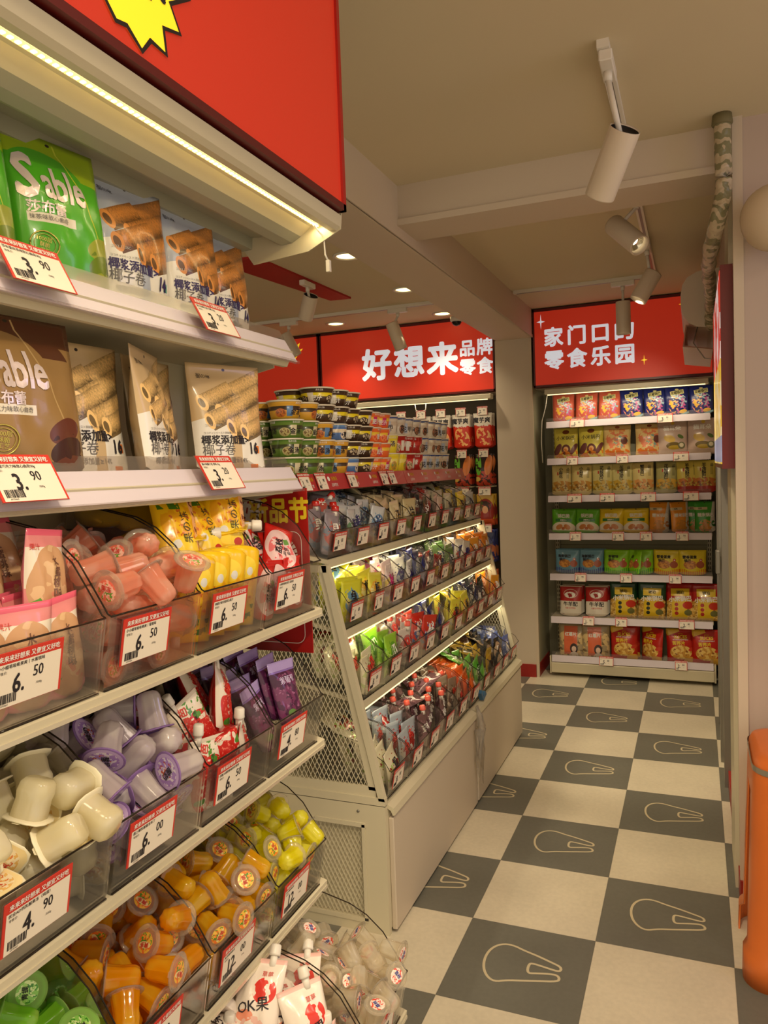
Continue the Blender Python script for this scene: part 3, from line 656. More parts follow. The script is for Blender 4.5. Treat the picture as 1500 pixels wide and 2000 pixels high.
def mesh_panel(b, poly, y, m, dw=.0175, dh=.034, wd=.0022):
    """expanded metal lattice clipped to a convex polygon in x,z"""
    for sg in (-1, 1):
        sl = sg * dh / dw; ks = [p[1] - sl * p[0] for p in poly]; k = math.floor(min(ks) / dh) * dh
        while k < max(ks):
            hits = []
            for i in range(len(poly)):
                (x0, z0), (x1, z1) = poly[i], poly[(i + 1) % len(poly)]; d0 = z0 - sl * x0 - k; d1 = z1 - sl * x1 - k
                if d0 * d1 < 0: t = d0 / (d0 - d1); hits.append((x0 + (x1 - x0) * t, z0 + (z1 - z0) * t))
            if len(hits) == 2 and math.dist(*hits) > .004:
                (xa, za), (xb, zb) = hits; L_ = math.dist(*hits); nx_, nz_ = -(zb - za) / L_ * wd / 2, (xb - xa) / L_ * wd / 2; yy = y + sg * .0006
                v = [(xa + nx_, yy, za + nz_), (xb + nx_, yy, zb + nz_), (xb - nx_, yy, zb - nz_), (xa - nx_, yy, za - nz_)]
                v += [(p[0], yy + .0015, p[2]) for p in v]
                b.add(v, [(0, 3, 2, 1), (4, 5, 6, 7), (0, 1, 5, 4), (2, 3, 7, 6)], m)
            k += dh
    return b
RZ = R(90); TILT = R(11)

# ------------------------------------------------------------------ near shelf unit (faces +x)
NY0, NY1 = .36, 1.43
b = MB(); b.box((-1.06, NY0, .1), (-1.03, NY1, 2.12), STEEL)
for z in (1.245, .96, .66, 1.50): b.box((-1.0301, NY0, z), (-1.0295, NY1, z + .002), DARK)
near = tag(b.build('retail_shelf_unit'), 'cream steel shelf unit filling the left foreground, with a lit canopy on top', 'shelf unit')
b = MB(); b.box((-1.06, NY0, .0), (-.585, NY1, .45), STEEL); b.box((-.585, NY0, .03), (-.578, NY1 - .004, .425), PANEL); b.build('base_cabinet', near)
for y in (NY0, NY1 - .03):
    b = MB(); b.box((-1.03, y, .45), (-.985, y + .03, 2.1), STEEL)
    for k in range(52): b.box((-.9851, y + .008, .5 + k * .03), (-.9845, y + .012, .516 + k * .03), DARK); b.box((-.9851, y + .018, .5 + k * .03), (-.9845, y + .022, .516 + k * .03), DARK)
    b.build('upright', near)
b = MB()
b.prism([(-.652, 2.10), (-.655, 2.078), (-.664, 2.072), (-.68, 2.074), (-.69, 2.086), (-.722, 2.088), (-.745, 2.072), (-.745, 2.104)], NY0, NY1, STEEL)
b.prism([(-.745, 2.104), (-.745, 2.072), (-.765, 2.062), (-.79, 2.06), (-.80, 2.064), (-.802, 2.082), (-.86, 2.086), (-.862, 2.062), (-.90, 2.06), (-.91, 2.082), (-1.03, 2.075), (-1.03, 2.104)], NY0, NY1, STEELG)
b.prism([(-.652, 2.104), (-.655, 2.074), (-.73, 2.04), (-.86, 2.03), (-.88, 2.06), (-.88, 2.104)], NY1, NY1 + .003, STEEL)
cn = b.build('canopy', near)
b = MB(); b.box((-.706, NY0 + .01, 2.083), (-.694, NY1 - .03, 2.0875), mat('led_strip_cover', (250, 226, 150), .4, emis=.9))
for k in range(95): y = NY0 + .018 + k * .011; b.box((-.703, y, 2.0815), (-.697, y + .005, 2.0832), LEDM)
b.build('led_strip', cn)
b = MB(); b.tube([(-.70, NY1 - .03, 2.08), (-.695, NY1 + .004, 2.065), (-.694, NY1 + .006, 2.03), (-.688, NY1 + .008, 2.015)], .002, WHITE); b.box((-.692, NY1 + .003, 1.995), (-.684, NY1 + .011, 2.018), WHITE); b.build('wire', cn)
for (z, nm) in ((1.83, 'shelf'), (1.565, 'shelf')):
    b = MB(); b.box((-1.03, NY0, z), (-.80, NY1, z + .02), STEEL); b.prism([(-.80, z - .02), (-.80, z + .02), (-.775, z + .01), (-.79, z - .02)], NY0, NY1, STEEL)
    b.prism([(-1.03, z), (-.82, z), (-.82, z - .02), (-1.03, z - .06)], NY1 - .004, NY1 - .001, STEEL)
    sh = b.build(nm, near); p1, p2 = rail_profile(-.765, z - .012)
    b = MB(); b.prism(p1, NY0, NY1, RAIL); b.box((-.768, NY0, z - .016), (-.760, NY1, z - .010), FLAP); b.build('price_rail', sh)
    b = MB(); b.prism(p2, NY0, NY1, FLAP); b.build('rail_flap', sh)
TIERS = [(-.737, 1.303), (-.744, 1.022), (-.752, .712), (-.578, .462)]
for (x, z) in TIERS:
    s_, c_ = math.sin(TILT), math.cos(TILT)
    pr_ = [(x + .004, z - .018), (x + .006, z - .002), (x, z), (x - .29 * c_, z + .29 * s_), (-1.03, z + .29 * s_ - .002), (-1.03, z + .29 * s_ - .012), (x - .29 * c_, z + .29 * s_ - .008), (x - .004, z - .012)]
    b = MB(); b.prism(pr_, NY0, NY1, STEEL)
    if z > .5: b.prism([(x - .01, z - .012), (x - .28, z + .04), (-1.03, z + .04), (-1.03, z - .04)], NY1 - .008, NY1 - .005, STEEL)
    t_ = b.build('tier_shelf', near)
    b = MB(); b.box((x + .0045, NY0, z - .018), (x + .0065, NY1, z - .012), mat('bright_shelf_lip', (225, 218, 195), .25, metal=.5)); b.build('front_lip', t_)
BY = [.475, .683, .891, 1.099, 1.306]  # bin centres along the shelf
ROWN = ['top', 'second', 'third', 'bottom']
CONT = [['peach pouches', 'peach pouches', 'rosy pink jelly cups', 'yellow pineapple pouches', 'red lychee pouches'],
        ['cream jelly cups', 'cream jelly cups', 'pale lilac jelly cups', 'strawberry pouches', 'dark purple grape pouches'],
        ['green jelly cups', 'green jelly cups', 'deep orange jelly cups', 'golden orange jelly cups', 'lemon yellow jelly cups'],
        ['white strawberry pouches', 'white strawberry pouches', 'white strawberry pouches', 'white strawberry drink pouches', 'clear jelly cups']]
# measured tag centres: the bins are 0.207 wide, the visible ones are the last four
PRICE = [['', '6.50', '6.50', '6.50', '6.50'], ['', '4.90', '6.00', '6.50', '4.80'], ['', '9.90', '9.90', '12.00', '12.00'], ['', '', '', '9.90', '12.00']]
LINES = [['', '小小蜡笔吸吸果爽丨水蜜桃味', '小小蜡笔吸吸果爽丨葡萄味', '爽脆什锦可吸果冻果汁', '小嗨芭吸吸果冻 荔枝味'], ['', '优全AD钙乳酸果冻（鸡蛋）', '遇上椰乳酸菌冻布丁', '优脆大满贯吸吸果冻果爽', '蓝莓味吸吸果冻'], ['', '爽多椰果粒冻', '爽多椰果粒冻', '爽多椰果粒冻', '爽多椰果粒冻'], ['', '', '', '', '']]
BINM = {}
for r in range(4):
    for k in range(5):
        if r == 3 and k < 3: continue
        x, z = TIERS[r]; M_ = Matrix.Translation((x, BY[k], z)) @ Matrix.Rotation(RZ, 4, 'Z') @ Matrix.Rotation(TILT, 4, 'X')
        BINM[(r, k)] = M_; e = M_.to_euler()
        pos = ['left edge', 'leftmost', 'second from left', 'third from left', 'rightmost'][k]
        BIN.get(M_.translation, e, 'clear bin of %s, %s bin row of near shelf, %s' % (CONT[r][k], ROWN[r], pos), 'bin')
        if PRICE[r][k]:
            L_ = M_ @ Matrix.Translation((-.026 if r < 3 else -.02, -.0035, .094 if r else .097)); price_tag(PRICE[r][k], L_.translation, e, 'tag reading %s on near bin of %s, %s row' % (PRICE[r][k], CONT[r][k], ROWN[r]), LINES[r][k])

# jelly cups: resting places settled once with real collisions, in each bin's own frame (mm, degrees)
SIM = {"rose":[[-73,32,20,58,72,-29],[-61,122,20,-77,44,-64],[-73,213,20,-80,15,-159],[-60,263,27,-29,-49,-9],[-23,40,28,180,0,-33],[11,115,20,-77,-44,15],[-2,190,20,-80,19,-78],[-14,265,20,-122,-108,25],[66,54,20,-58,72,135],[65,99,21,79,-32,-81],[60,177,20,-80,-15,-121],[69,268,21,-9,-80,-84],[-61,23,65,-22,-69,7],[-61,167,31,32,8,-79],[-69,212,65,-90,-72,90],[-37,257,62,-76,-31,142],[20,33,20,77,41,-3],[-31,81,23,52,-63,-44],[-13,215,52,-82,-47,-42],[26,251,32,1,-28,-43],[68,24,58,91,16,91],[76,82,59,-69,-23,2],[48,143,49,27,80,155],[66,217,28,-92,-29,-95],[-34,21,97,111,31,111],[-76,78,46,-25,52,-112],[-34,170,84,-95,63,30],[-69,280,83,-4,40,-21],[14,37,67,16,38,-46],[-23,112,64,17,-65,-20],[-10,161,49,115,-22,-77],[5,206,92,-90,-2,123],[70,65,95,138,64,49],[44,198,67,42,70,86],[67,279,69,-102,50,90],[-66,59,105,141,-67,60],[-77,108,101,173,-7,44],[-74,237,114,32,169,-11],[-6,-1,128,10,50,111],[-16,72,71,137,107,-25],[27,115,73,44,4,-178],[13,158,104,46,12,-77],[28,63,103,4,31,-41],[77,141,82,-38,-21,141],[74,237,76,-6,-22,-23],[-65,69,145,77,2,72],[-61,147,108,98,-48,-120],[-25,237,110,10,-42,51],[30,96,136,46,-5,-82],[-9,93,105,-113,30,-60],[-1,279,83,40,167,60],[76,8,131,20,4,-39],[76,134,141,62,-171,-6],[60,280,114,-14,64,-26],[-76,124,151,68,-58,28],[-43,263,141,-8,136,51],[-10,48,146,-114,51,52],[-26,120,137,62,55,-97],[14,201,135,42,-43,-29],[37,147,139,39,-67,-143],[60,181,105,142,54,63],[-66,12,136,96,2,-91],[-54,184,129,61,-20,59],[-11,154,156,-28,-42,-173],[14,258,116,153,-50,-30],[63,47,139,94,4,105],[54,76,167,-60,127,-11],[54,232,134,-34,49,74]],"lilac":[[-75,62,30,18,52,-56],[-45,100,31,0,0,-63],[-54,187,32,-4,-1,53],[-71,252,34,2,21,-12],[5,52,34,15,14,0],[12,137,22,121,107,-32],[2,183,31,0,180,50],[-28,264,22,-102,-136,14],[73,61,41,138,2,-18],[75,154,22,81,15,-11],[61,208,22,60,-72,-60],[69,268,32,-31,-37,119],[-56,22,62,-46,17,94],[-46,68,84,79,-3,78],[-75,136,74,26,34,-36],[-51,235,82,-72,-35,139],[12,34,84,-63,-27,-17],[11,97,74,-15,155,81],[-21,144,73,116,-10,144],[-15,220,62,-19,-166,-15],[57,40,76,51,-134,26],[64,110,66,-93,-1,98],[61,155,68,-82,-3,-83],[58,228,65,-78,-58,-123],[-63,100,111,-67,-61,-98],[-75,169,104,-159,37,-71],[-73,271,119,144,-7,13],[20,71,133,-27,-158,-22],[7,132,108,-42,-33,56],[-3,263,73,31,0,43],[60,13,118,-94,60,73],[74,96,106,-37,-58,-38],[31,198,85,64,177,21],[57,277,90,64,-1,81],[-75,55,133,128,25,29],[-75,194,140,-41,4,-161],[-27,273,125,0,-21,98],[-34,148,141,28,-38,75],[-25,217,122,13,102,-17],[57,146,122,10,-19,18],[15,173,130,8,157,83],[33,255,120,119,27,30],[-68,152,175,-55,-11,-48],[-75,233,161,-21,11,-131],[13,115,165,134,-4,15],[-23,197,173,-169,2,-25],[62,53,142,13,131,88],[75,187,131,-32,177,22],[75,248,144,59,-11,-163],[-33,83,168,172,59,23],[48,143,176,133,-100,-3],[74,94,179,170,29,53],[24,222,155,62,79,16]],"cream":[[-63,29,25,0,0,0],[-60,112,22,0,84,141],[-60,179,25,180,0,52],[-69,252,23,86,0,81],[-13,37,22,84,0,-94],[-8,93,22,0,-84,62],[17,144,22,0,-84,-84],[-19,224,22,84,0,92],[62,48,22,2,84,-22],[60,111,28,-48,0,167],[63,182,28,-82,22,-65],[71,267,32,-50,13,163],[-64,24,76,0,0,90],[-74,73,62,-8,-153,-86],[-43,183,73,0,-84,73],[-72,271,73,56,-102,40],[0,34,69,-167,9,53],[-16,94,68,49,76,-141],[13,182,65,1,-45,96],[-21,267,58,-115,-16,0],[66,23,73,3,7,-180],[36,74,66,-4,73,158],[67,148,66,-25,-178,-11],[39,221,40,-28,-35,-126],[-67,118,77,70,-59,-67],[-68,152,117,-16,121,-110],[-75,226,109,-6,136,-90],[21,9,123,-51,-161,19],[-18,60,110,-97,-32,131],[1,225,91,24,27,-104],[-30,272,115,-28,64,-177],[74,1,125,74,1,-177],[65,70,103,-20,62,159],[68,122,106,2,59,84],[75,216,85,-6,84,90],[-67,127,155,-51,-61,-123],[-75,198,144,-6,124,-90],[18,133,88,-155,-39,60],[-20,210,131,-117,-14,101],[24,270,135,149,40,-25],[68,47,153,-60,102,-57],[71,171,117,-92,-59,-90],[73,223,131,1,73,91],[-60,96,116,-65,54,131],[-75,31,140,-41,176,-4],[-69,173,184,-29,-175,-11],[15,55,160,-3,-162,16],[19,165,125,104,36,103],[24,214,158,27,24,-164],[74,195,169,3,-56,-89],[75,273,146,-6,6,90],[7,111,135,-39,3,4],[-16,165,168,56,-32,16],[65,110,152,9,49,82]],"mango":[[-62,64,34,162,55,18],[-67,142,20,73,-57,-73],[-67,181,33,-22,-174,-72],[-55,263,19,-77,-44,49],[-25,61,19,-81,-15,-36],[28,100,19,77,46,-94],[17,159,19,-81,-15,-87],[25,273,19,-77,45,141],[69,66,19,-77,44,139],[74,128,26,-18,50,-114],[68,195,20,-76,50,124],[65,252,19,59,-73,135],[-49,23,38,20,-16,-168],[-62,112,44,4,-32,-86],[-71,224,28,17,-37,163],[-66,273,66,72,-57,-68],[-5,23,20,-67,-66,-92],[-20,119,27,19,42,127],[-24,174,37,3,38,-102],[17,203,34,-20,-128,-40],[37,35,35,82,-146,34],[78,95,60,5,-136,69],[78,170,52,124,17,1],[66,274,59,-90,87,0],[-48,39,81,-113,43,-40],[-78,76,74,-62,-142,-28],[-76,147,79,56,-8,24],[-43,235,73,25,-147,-31],[-2,28,62,8,-93,84],[-27,89,64,-49,-35,-77],[-9,212,62,-55,-43,-63],[-22,269,49,-119,120,-30],[62,49,73,-13,-44,-120],[33,101,78,63,-3,-106],[27,133,52,-93,41,83],[51,227,50,44,-46,-71],[-69,110,106,-35,-86,-135],[-51,189,78,-26,6,170],[-62,241,107,-32,-119,62],[78,78,107,3,-39,71],[-3,125,97,-33,-130,80],[34,182,75,47,164,-19],[-9,273,93,-64,-100,106],[56,103,131,-8,147,75],[64,139,89,-33,176,-52],[30,260,86,-2,-54,70],[-77,89,146,-21,178,-21],[-70,167,116,92,-69,-92],[-69,204,131,78,56,75],[-20,26,107,84,176,-1],[-13,82,116,65,167,-22],[33,165,110,112,28,-29],[7,234,119,45,178,-32],[70,21,106,91,37,-94],[77,176,106,-117,-23,21],[77,235,98,145,27,20],[-72,23,117,34,51,89],[-29,134,134,85,-67,28],[-66,280,113,-78,39,107],[24,19,103,-5,-9,44],[26,75,113,49,-162,22],[-7,187,91,31,32,105],[78,134,145,-17,-26,107],[52,214,130,-125,-38,82],[62,281,116,-40,40,-64],[-47,54,139,-90,-137,38],[-71,232,159,-110,-20,-33],[30,54,146,-59,19,85],[-23,262,133,-82,-76,-16],[68,173,148,7,75,-149],[20,199,152,116,-2,-75],[-7,14,144,102,-151,2],[-76,142,148,137,51,52],[14,151,145,79,-114,-47],[-25,191,140,96,159,5],[63,51,169,120,7,99],[33,266,144,73,-59,-110]],"orange":[[-51,67,19,-81,15,-86],[-77,97,35,-10,147,55],[-65,162,20,76,48,63],[-76,267,19,58,73,-15],[14,45,19,-77,44,-138],[16,115,20,-70,63,-3],[-13,182,19,81,-15,-152],[-18,273,19,59,-73,-68],[62,49,19,59,73,16],[63,114,26,0,180,65],[78,165,19,78,44,-18],[41,277,21,75,12,62],[-63,30,19,59,-73,104],[-78,57,75,-6,14,-77],[-60,215,29,-6,22,96],[-73,280,66,-176,-10,-81],[8,68,52,56,-56,1],[39,170,20,104,132,-16],[25,230,19,99,165,-2],[16,271,51,66,55,12],[78,65,54,-36,119,60],[78,120,79,-178,9,17],[74,216,29,21,24,-53],[77,257,51,14,113,-84],[-75,19,64,-14,163,-16],[-40,118,42,-2,44,154],[-64,177,57,81,-31,110],[-29,277,72,-19,28,-168],[-9,20,47,-33,-137,32],[10,118,60,-7,-68,169],[23,189,52,-116,-33,114],[-18,232,28,-11,-35,-124],[47,27,58,12,-44,-89],[44,87,80,95,-10,-4],[76,186,69,-21,-126,108],[27,228,71,145,-47,52],[-65,31,115,94,116,-20],[-77,106,80,-102,-56,0],[-58,160,94,60,-115,16],[-70,238,68,-89,-44,89],[-37,28,78,94,141,4],[-15,92,75,16,38,0],[-13,135,88,37,40,42],[-27,210,72,16,10,158],[72,81,117,167,32,-18],[62,154,96,53,-19,140],[10,172,85,78,-51,-98],[-77,116,126,-64,-20,-20],[-70,163,134,27,-40,119],[-77,215,101,112,-10,7],[14,18,107,73,40,-105],[-44,99,100,73,14,-19],[25,120,112,50,-63,-148],[3,267,101,26,15,160],[77,30,98,97,122,-4],[75,120,135,-12,-26,86],[55,274,84,-90,-179,0],[-68,69,140,-65,32,-85],[-54,201,135,-13,-42,-39],[-48,263,113,117,-10,-54],[11,66,106,89,55,-13],[-20,107,130,72,20,13],[-23,229,114,-70,1,133],[42,38,130,-14,-39,65],[37,180,120,60,-73,10],[69,228,94,52,0,-84],[-78,90,174,-85,-165,-10],[-77,270,140,-89,131,-8],[-30,11,121,121,120,18],[-21,62,151,178,-32,-56],[-16,164,131,-24,76,44],[77,33,149,51,65,153],[17,120,155,-73,18,65],[34,239,126,0,107,123],[-74,234,171,-27,144,-99],[42,76,146,-7,-118,6],[-38,137,162,70,-6,171],[8,208,121,7,0,-77]],"lemon":[[-70,65,19,-76,45,99],[-64,116,19,80,14,68],[-55,193,18,77,44,-1],[-67,262,18,-57,-72,-9],[-2,63,18,-57,72,67],[11,125,23,-180,0,65],[14,170,23,0,-180,52],[-19,246,18,-80,15,-143],[56,60,18,-80,-15,43],[65,135,19,-74,-53,-141],[68,183,19,-68,-63,-95],[71,233,18,57,72,-22],[-66,29,21,-71,-15,104],[-75,93,54,-38,164,-27],[-75,201,55,151,1,59],[-70,243,53,90,-3,-13],[-22,31,28,28,-110,84],[46,143,52,78,5,146],[-47,150,18,57,-72,122],[-7,203,25,3,43,-135],[33,19,18,-57,-72,48],[71,95,50,24,59,-151],[74,180,60,102,10,-31],[16,267,26,17,15,70],[-65,49,53,-57,-11,85],[-41,72,71,32,-6,-70],[-70,155,49,-127,74,54],[-79,222,101,177,-16,-43],[0,23,65,-76,-9,-92],[-26,100,26,-6,-21,-95],[-8,143,59,-55,-32,-71],[-33,235,62,-150,-2,-69],[52,26,52,-115,-18,-13],[21,88,46,-29,21,64],[26,168,80,119,4,-48],[34,215,27,-48,-110,-30],[-44,22,78,23,-134,-67],[-78,43,102,79,-22,14],[-73,128,78,3,54,99],[-51,281,68,-96,4,-100],[40,23,94,90,-175,0],[-2,60,65,0,9,145],[-30,110,72,27,53,13],[15,220,59,43,68,133],[78,30,80,-66,-53,-10],[43,75,85,73,147,-8],[14,114,89,-9,-42,-77],[71,234,58,-88,5,60],[-79,105,108,55,-173,16],[-71,174,86,-81,-17,88],[-63,256,94,15,53,161],[-18,55,106,-77,-48,-37],[-32,191,59,98,67,23],[35,269,64,-72,-51,9],[75,17,117,-52,-38,-26],[78,85,97,-24,31,-146],[71,127,80,-100,-38,-83],[69,281,19,79,-24,85],[-41,10,123,104,-53,75],[-49,62,126,27,50,-63],[-25,252,106,34,45,-72],[4,23,112,-52,4,-38],[-31,149,89,21,-29,166],[19,253,94,91,-11,-103],[48,103,118,-6,116,51],[76,159,102,-2,-17,81],[46,207,79,32,10,-179],[-44,130,130,-129,18,87],[-61,168,122,61,-15,-96],[65,93,151,-78,128,-31],[24,145,117,-5,38,-112],[-6,202,84,81,-24,36],[73,55,136,-27,151,37],[67,144,141,-82,2,-111],[52,232,115,-92,-47,-52],[-7,95,119,-19,-33,-170],[-44,205,106,17,4,-164],[1,212,121,-90,26,-61],[71,280,68,-8,8,-73],[23,120,152,-62,-19,48],[77,196,102,1,7,164],[-48,95,145,-1,-78,0],[25,51,135,54,31,17],[-4,170,128,66,-21,-50]],"clear":[[-72,67,19,-73,57,-130],[-58,126,25,0,-180,-23],[-67,186,19,59,-73,129],[-63,235,25,180,0,-37],[14,51,19,-121,107,-12],[-28,100,19,121,107,-8],[-15,182,25,180,0,18],[13,263,19,59,73,97],[57,67,19,75,-53,-68],[64,122,19,59,-73,-57],[66,188,19,59,-73,134],[55,233,19,121,-107,-4],[-78,90,50,44,43,-25],[-40,110,74,-164,0,43],[-78,164,56,-7,147,61],[-68,220,69,-92,11,161],[44,19,33,134,11,113],[-13,81,52,-53,-6,119],[23,170,19,81,-15,1],[-13,221,19,-74,-56,65],[78,57,49,-56,-24,-5],[66,105,53,88,44,108],[60,165,48,35,-117,60],[60,266,43,-153,-66,24],[-38,36,19,59,-73,-16],[-69,86,99,76,29,51],[-39,162,58,68,-150,6],[-59,281,19,-81,16,-96],[-8,31,43,72,153,2],[20,69,67,23,31,151],[17,118,28,21,5,-138],[-13,210,72,18,174,-25],[55,34,67,-45,71,-96],[65,85,85,81,49,-89],[78,153,80,57,-46,-145],[42,281,73,-123,73,67],[-68,37,61,80,-133,-12],[-78,59,136,72,-41,21],[-57,146,95,-40,53,71],[-78,278,61,15,-20,74],[-28,19,73,-29,-26,-114],[-1,46,114,20,33,25],[5,136,67,100,-27,-96],[23,178,55,64,11,-16],[24,25,88,90,-118,0],[78,52,105,19,147,-72],[43,126,92,-120,13,-64],[73,245,78,14,38,-127],[-71,33,99,83,-54,92],[-13,-1,119,-77,47,-10],[-33,116,129,-157,-5,89],[-53,211,103,27,42,-169],[-18,83,109,10,27,-116],[-6,177,91,44,-31,126],[-19,269,42,-89,5,-17],[70,209,62,-87,5,-87],[24,228,50,12,9,170],[-29,56,144,164,70,6],[-69,254,98,85,20,99],[1,119,110,31,-23,72],[23,244,100,86,-109,-23],[78,116,117,-72,4,11],[55,232,117,70,133,-15],[-77,178,117,18,8,15],[-19,206,120,-90,-24,-23],[44,18,122,40,48,-75],[-15,150,124,25,13,47],[-9,265,81,60,36,-59],[78,31,148,100,133,-1],[39,54,142,-95,-10,-37],[55,192,94,-91,-5,99],[-69,101,149,-16,121,1],[-78,228,135,36,24,-16],[18,93,143,-61,15,-19],[21,199,141,-14,9,-136],[77,89,145,55,-1,-165],[29,158,122,58,145,10],[70,178,127,89,-40,-49],[-73,-1,125,0,0,61],[-19,182,160,-24,176,41]],"lime":[[-75,30,20,51,-75,43],[-73,86,19,-80,15,2],[-62,173,19,80,-15,-115],[-62,260,19,-80,15,123],[-21,44,19,57,-72,20],[11,128,19,77,44,90],[-6,186,26,0,-180,74],[-3,271,20,65,66,-124],[69,78,19,-57,72,124],[68,119,21,-78,51,-81],[74,190,19,80,15,-158],[46,271,26,180,0,-10],[-71,54,54,42,73,-10],[-66,133,20,72,56,-113],[-46,188,53,-114,46,-34],[-37,227,29,25,9,151],[-43,80,46,165,-36,-15],[-20,117,50,-56,30,-125],[7,147,58,9,123,129],[17,226,28,-37,9,23],[76,30,21,98,-153,-11],[24,86,35,39,-140,21],[67,158,45,83,-39,-110],[72,234,52,-22,-127,-22],[-43,72,96,138,53,3],[-57,122,72,-153,6,71],[-77,213,69,-3,35,-72],[-38,236,80,-143,-58,50],[20,30,19,103,-136,-8],[-1,62,61,-17,-48,-80],[30,185,63,-150,-39,41],[12,272,58,-94,-18,0],[44,42,53,-24,135,-58],[66,75,62,99,-41,74],[64,117,63,-87,39,75],[77,266,77,-118,27,-3],[-72,20,102,-26,-26,-129],[-77,93,105,16,-11,65],[-48,187,100,68,78,-78],[-62,278,64,163,-13,-74],[-38,20,74,75,-6,102],[2,93,102,16,4,-14],[-27,158,82,89,24,-36],[-3,268,94,-103,159,4],[69,20,78,31,-44,-53],[37,66,99,-112,-121,-5],[74,150,90,-45,-35,149],[72,205,90,70,-149,11],[-73,140,108,29,-19,87],[-7,149,114,84,35,148],[-77,254,91,6,-20,-136],[11,20,72,-3,12,112],[27,132,101,82,122,-36],[0,214,78,-47,22,-52],[68,105,108,77,-73,96],[40,176,114,-47,103,92],[47,245,102,177,55,-1],[-39,119,137,114,24,43],[-68,215,123,-80,2,-65],[-4,41,113,-68,-14,-150],[30,116,141,76,-20,-137],[63,215,132,-53,-11,-53],[77,56,107,-16,5,161],[73,152,142,7,-63,49]]}
def cup(R_, r_, L_, body, shell, lidart, lidtext, tcol, square=0, fl=.06, clearlid=0):
    b = MB(); h = L_ / 2; n_ = 32 if not square else 16
    pr = [(r_ * .02, -h), (r_ * .5, -h + .0008), (r_ * .82, -h + .0035), (r_ * .98, -h + .009), (r_ * 1.03, -h + .016), (r_ * .62 + R_ * .28, 0), (r_ * .3 + R_ * .58, h * .55), (R_ * .84, h - .004), (R_ * .84, h - .0015)]
    if square: pr = pr[:1] + [(r_ * .75, -h + .0005), (r_ * .95, -h + .005)] + pr[4:]
    b.lathe(pr, body, n_, flute=fl if not square else 0, nf=8, square=square, cap=False)
    b.lathe([(R_ * .83, h - .0035), (R_ * .9, h - .0028), (R_ * 1.12, h - .0022), (R_ * 1.15, h - .001), (R_ * 1.1, h), (R_ * .83, h)], shell, 24 if not square else 16, cap=False, square=square)
    o = b.build('jelly_cup'); c = MB(); n = 24
    K = lambda a: 1.0 if not square else min(1.18, 1 / max(abs(math.cos(a)), abs(math.sin(a))))
    def disc(rr_, z, m):
        v = [(0, 0, z + .0008)] + [(K(a) * rr_ * math.cos(a), K(a) * rr_ * math.sin(a), z) for a in [2 * math.pi * k / n for k in range(n)]]
        c.add(v, [(0, k + 1, (k + 1) % n + 1) for k in range(n)], m, smooth=True, uvs=[(p[0] / R_, p[1] / R_) for p in v])
    if clearlid: disc(R_ * 1.0, h + .0003, shell); disc(R_ * .62, h + .0007, lidart)
    else: disc(R_ * 1.02, h + .0004, lidart)
    c.add([(R_ * 1.0, -.005, h + .0006), (R_ * 1.38, -.003, h - .0005), (R_ * 1.38, .004, h - .0005), (R_ * 1.0, .006, h + .0006)], [(0, 1, 2, 3)], shell)
    c.text(lidtext, R_ * (.46 if not clearlid else .36), tcol, y=R_ * .12, dz=h + .0022, bold=.03)
    c.build('foil_lid', o); return o
SH = clear('cup_shell', (250, 246, 236), .13, rough=.06)
def lid(name, base, a, b2, c3):
    return art(name, base, [('e', 0, 0, .82, .82, 0, a), ('b', 0, 0, .8, .8, 0, b2, 3, .5), ('b', 0, -.1, .55, .5, 0, c3, 4.5, .53), ('e', 0, .12, .5, .2, 0, base)], rough=.25, metal=.1)
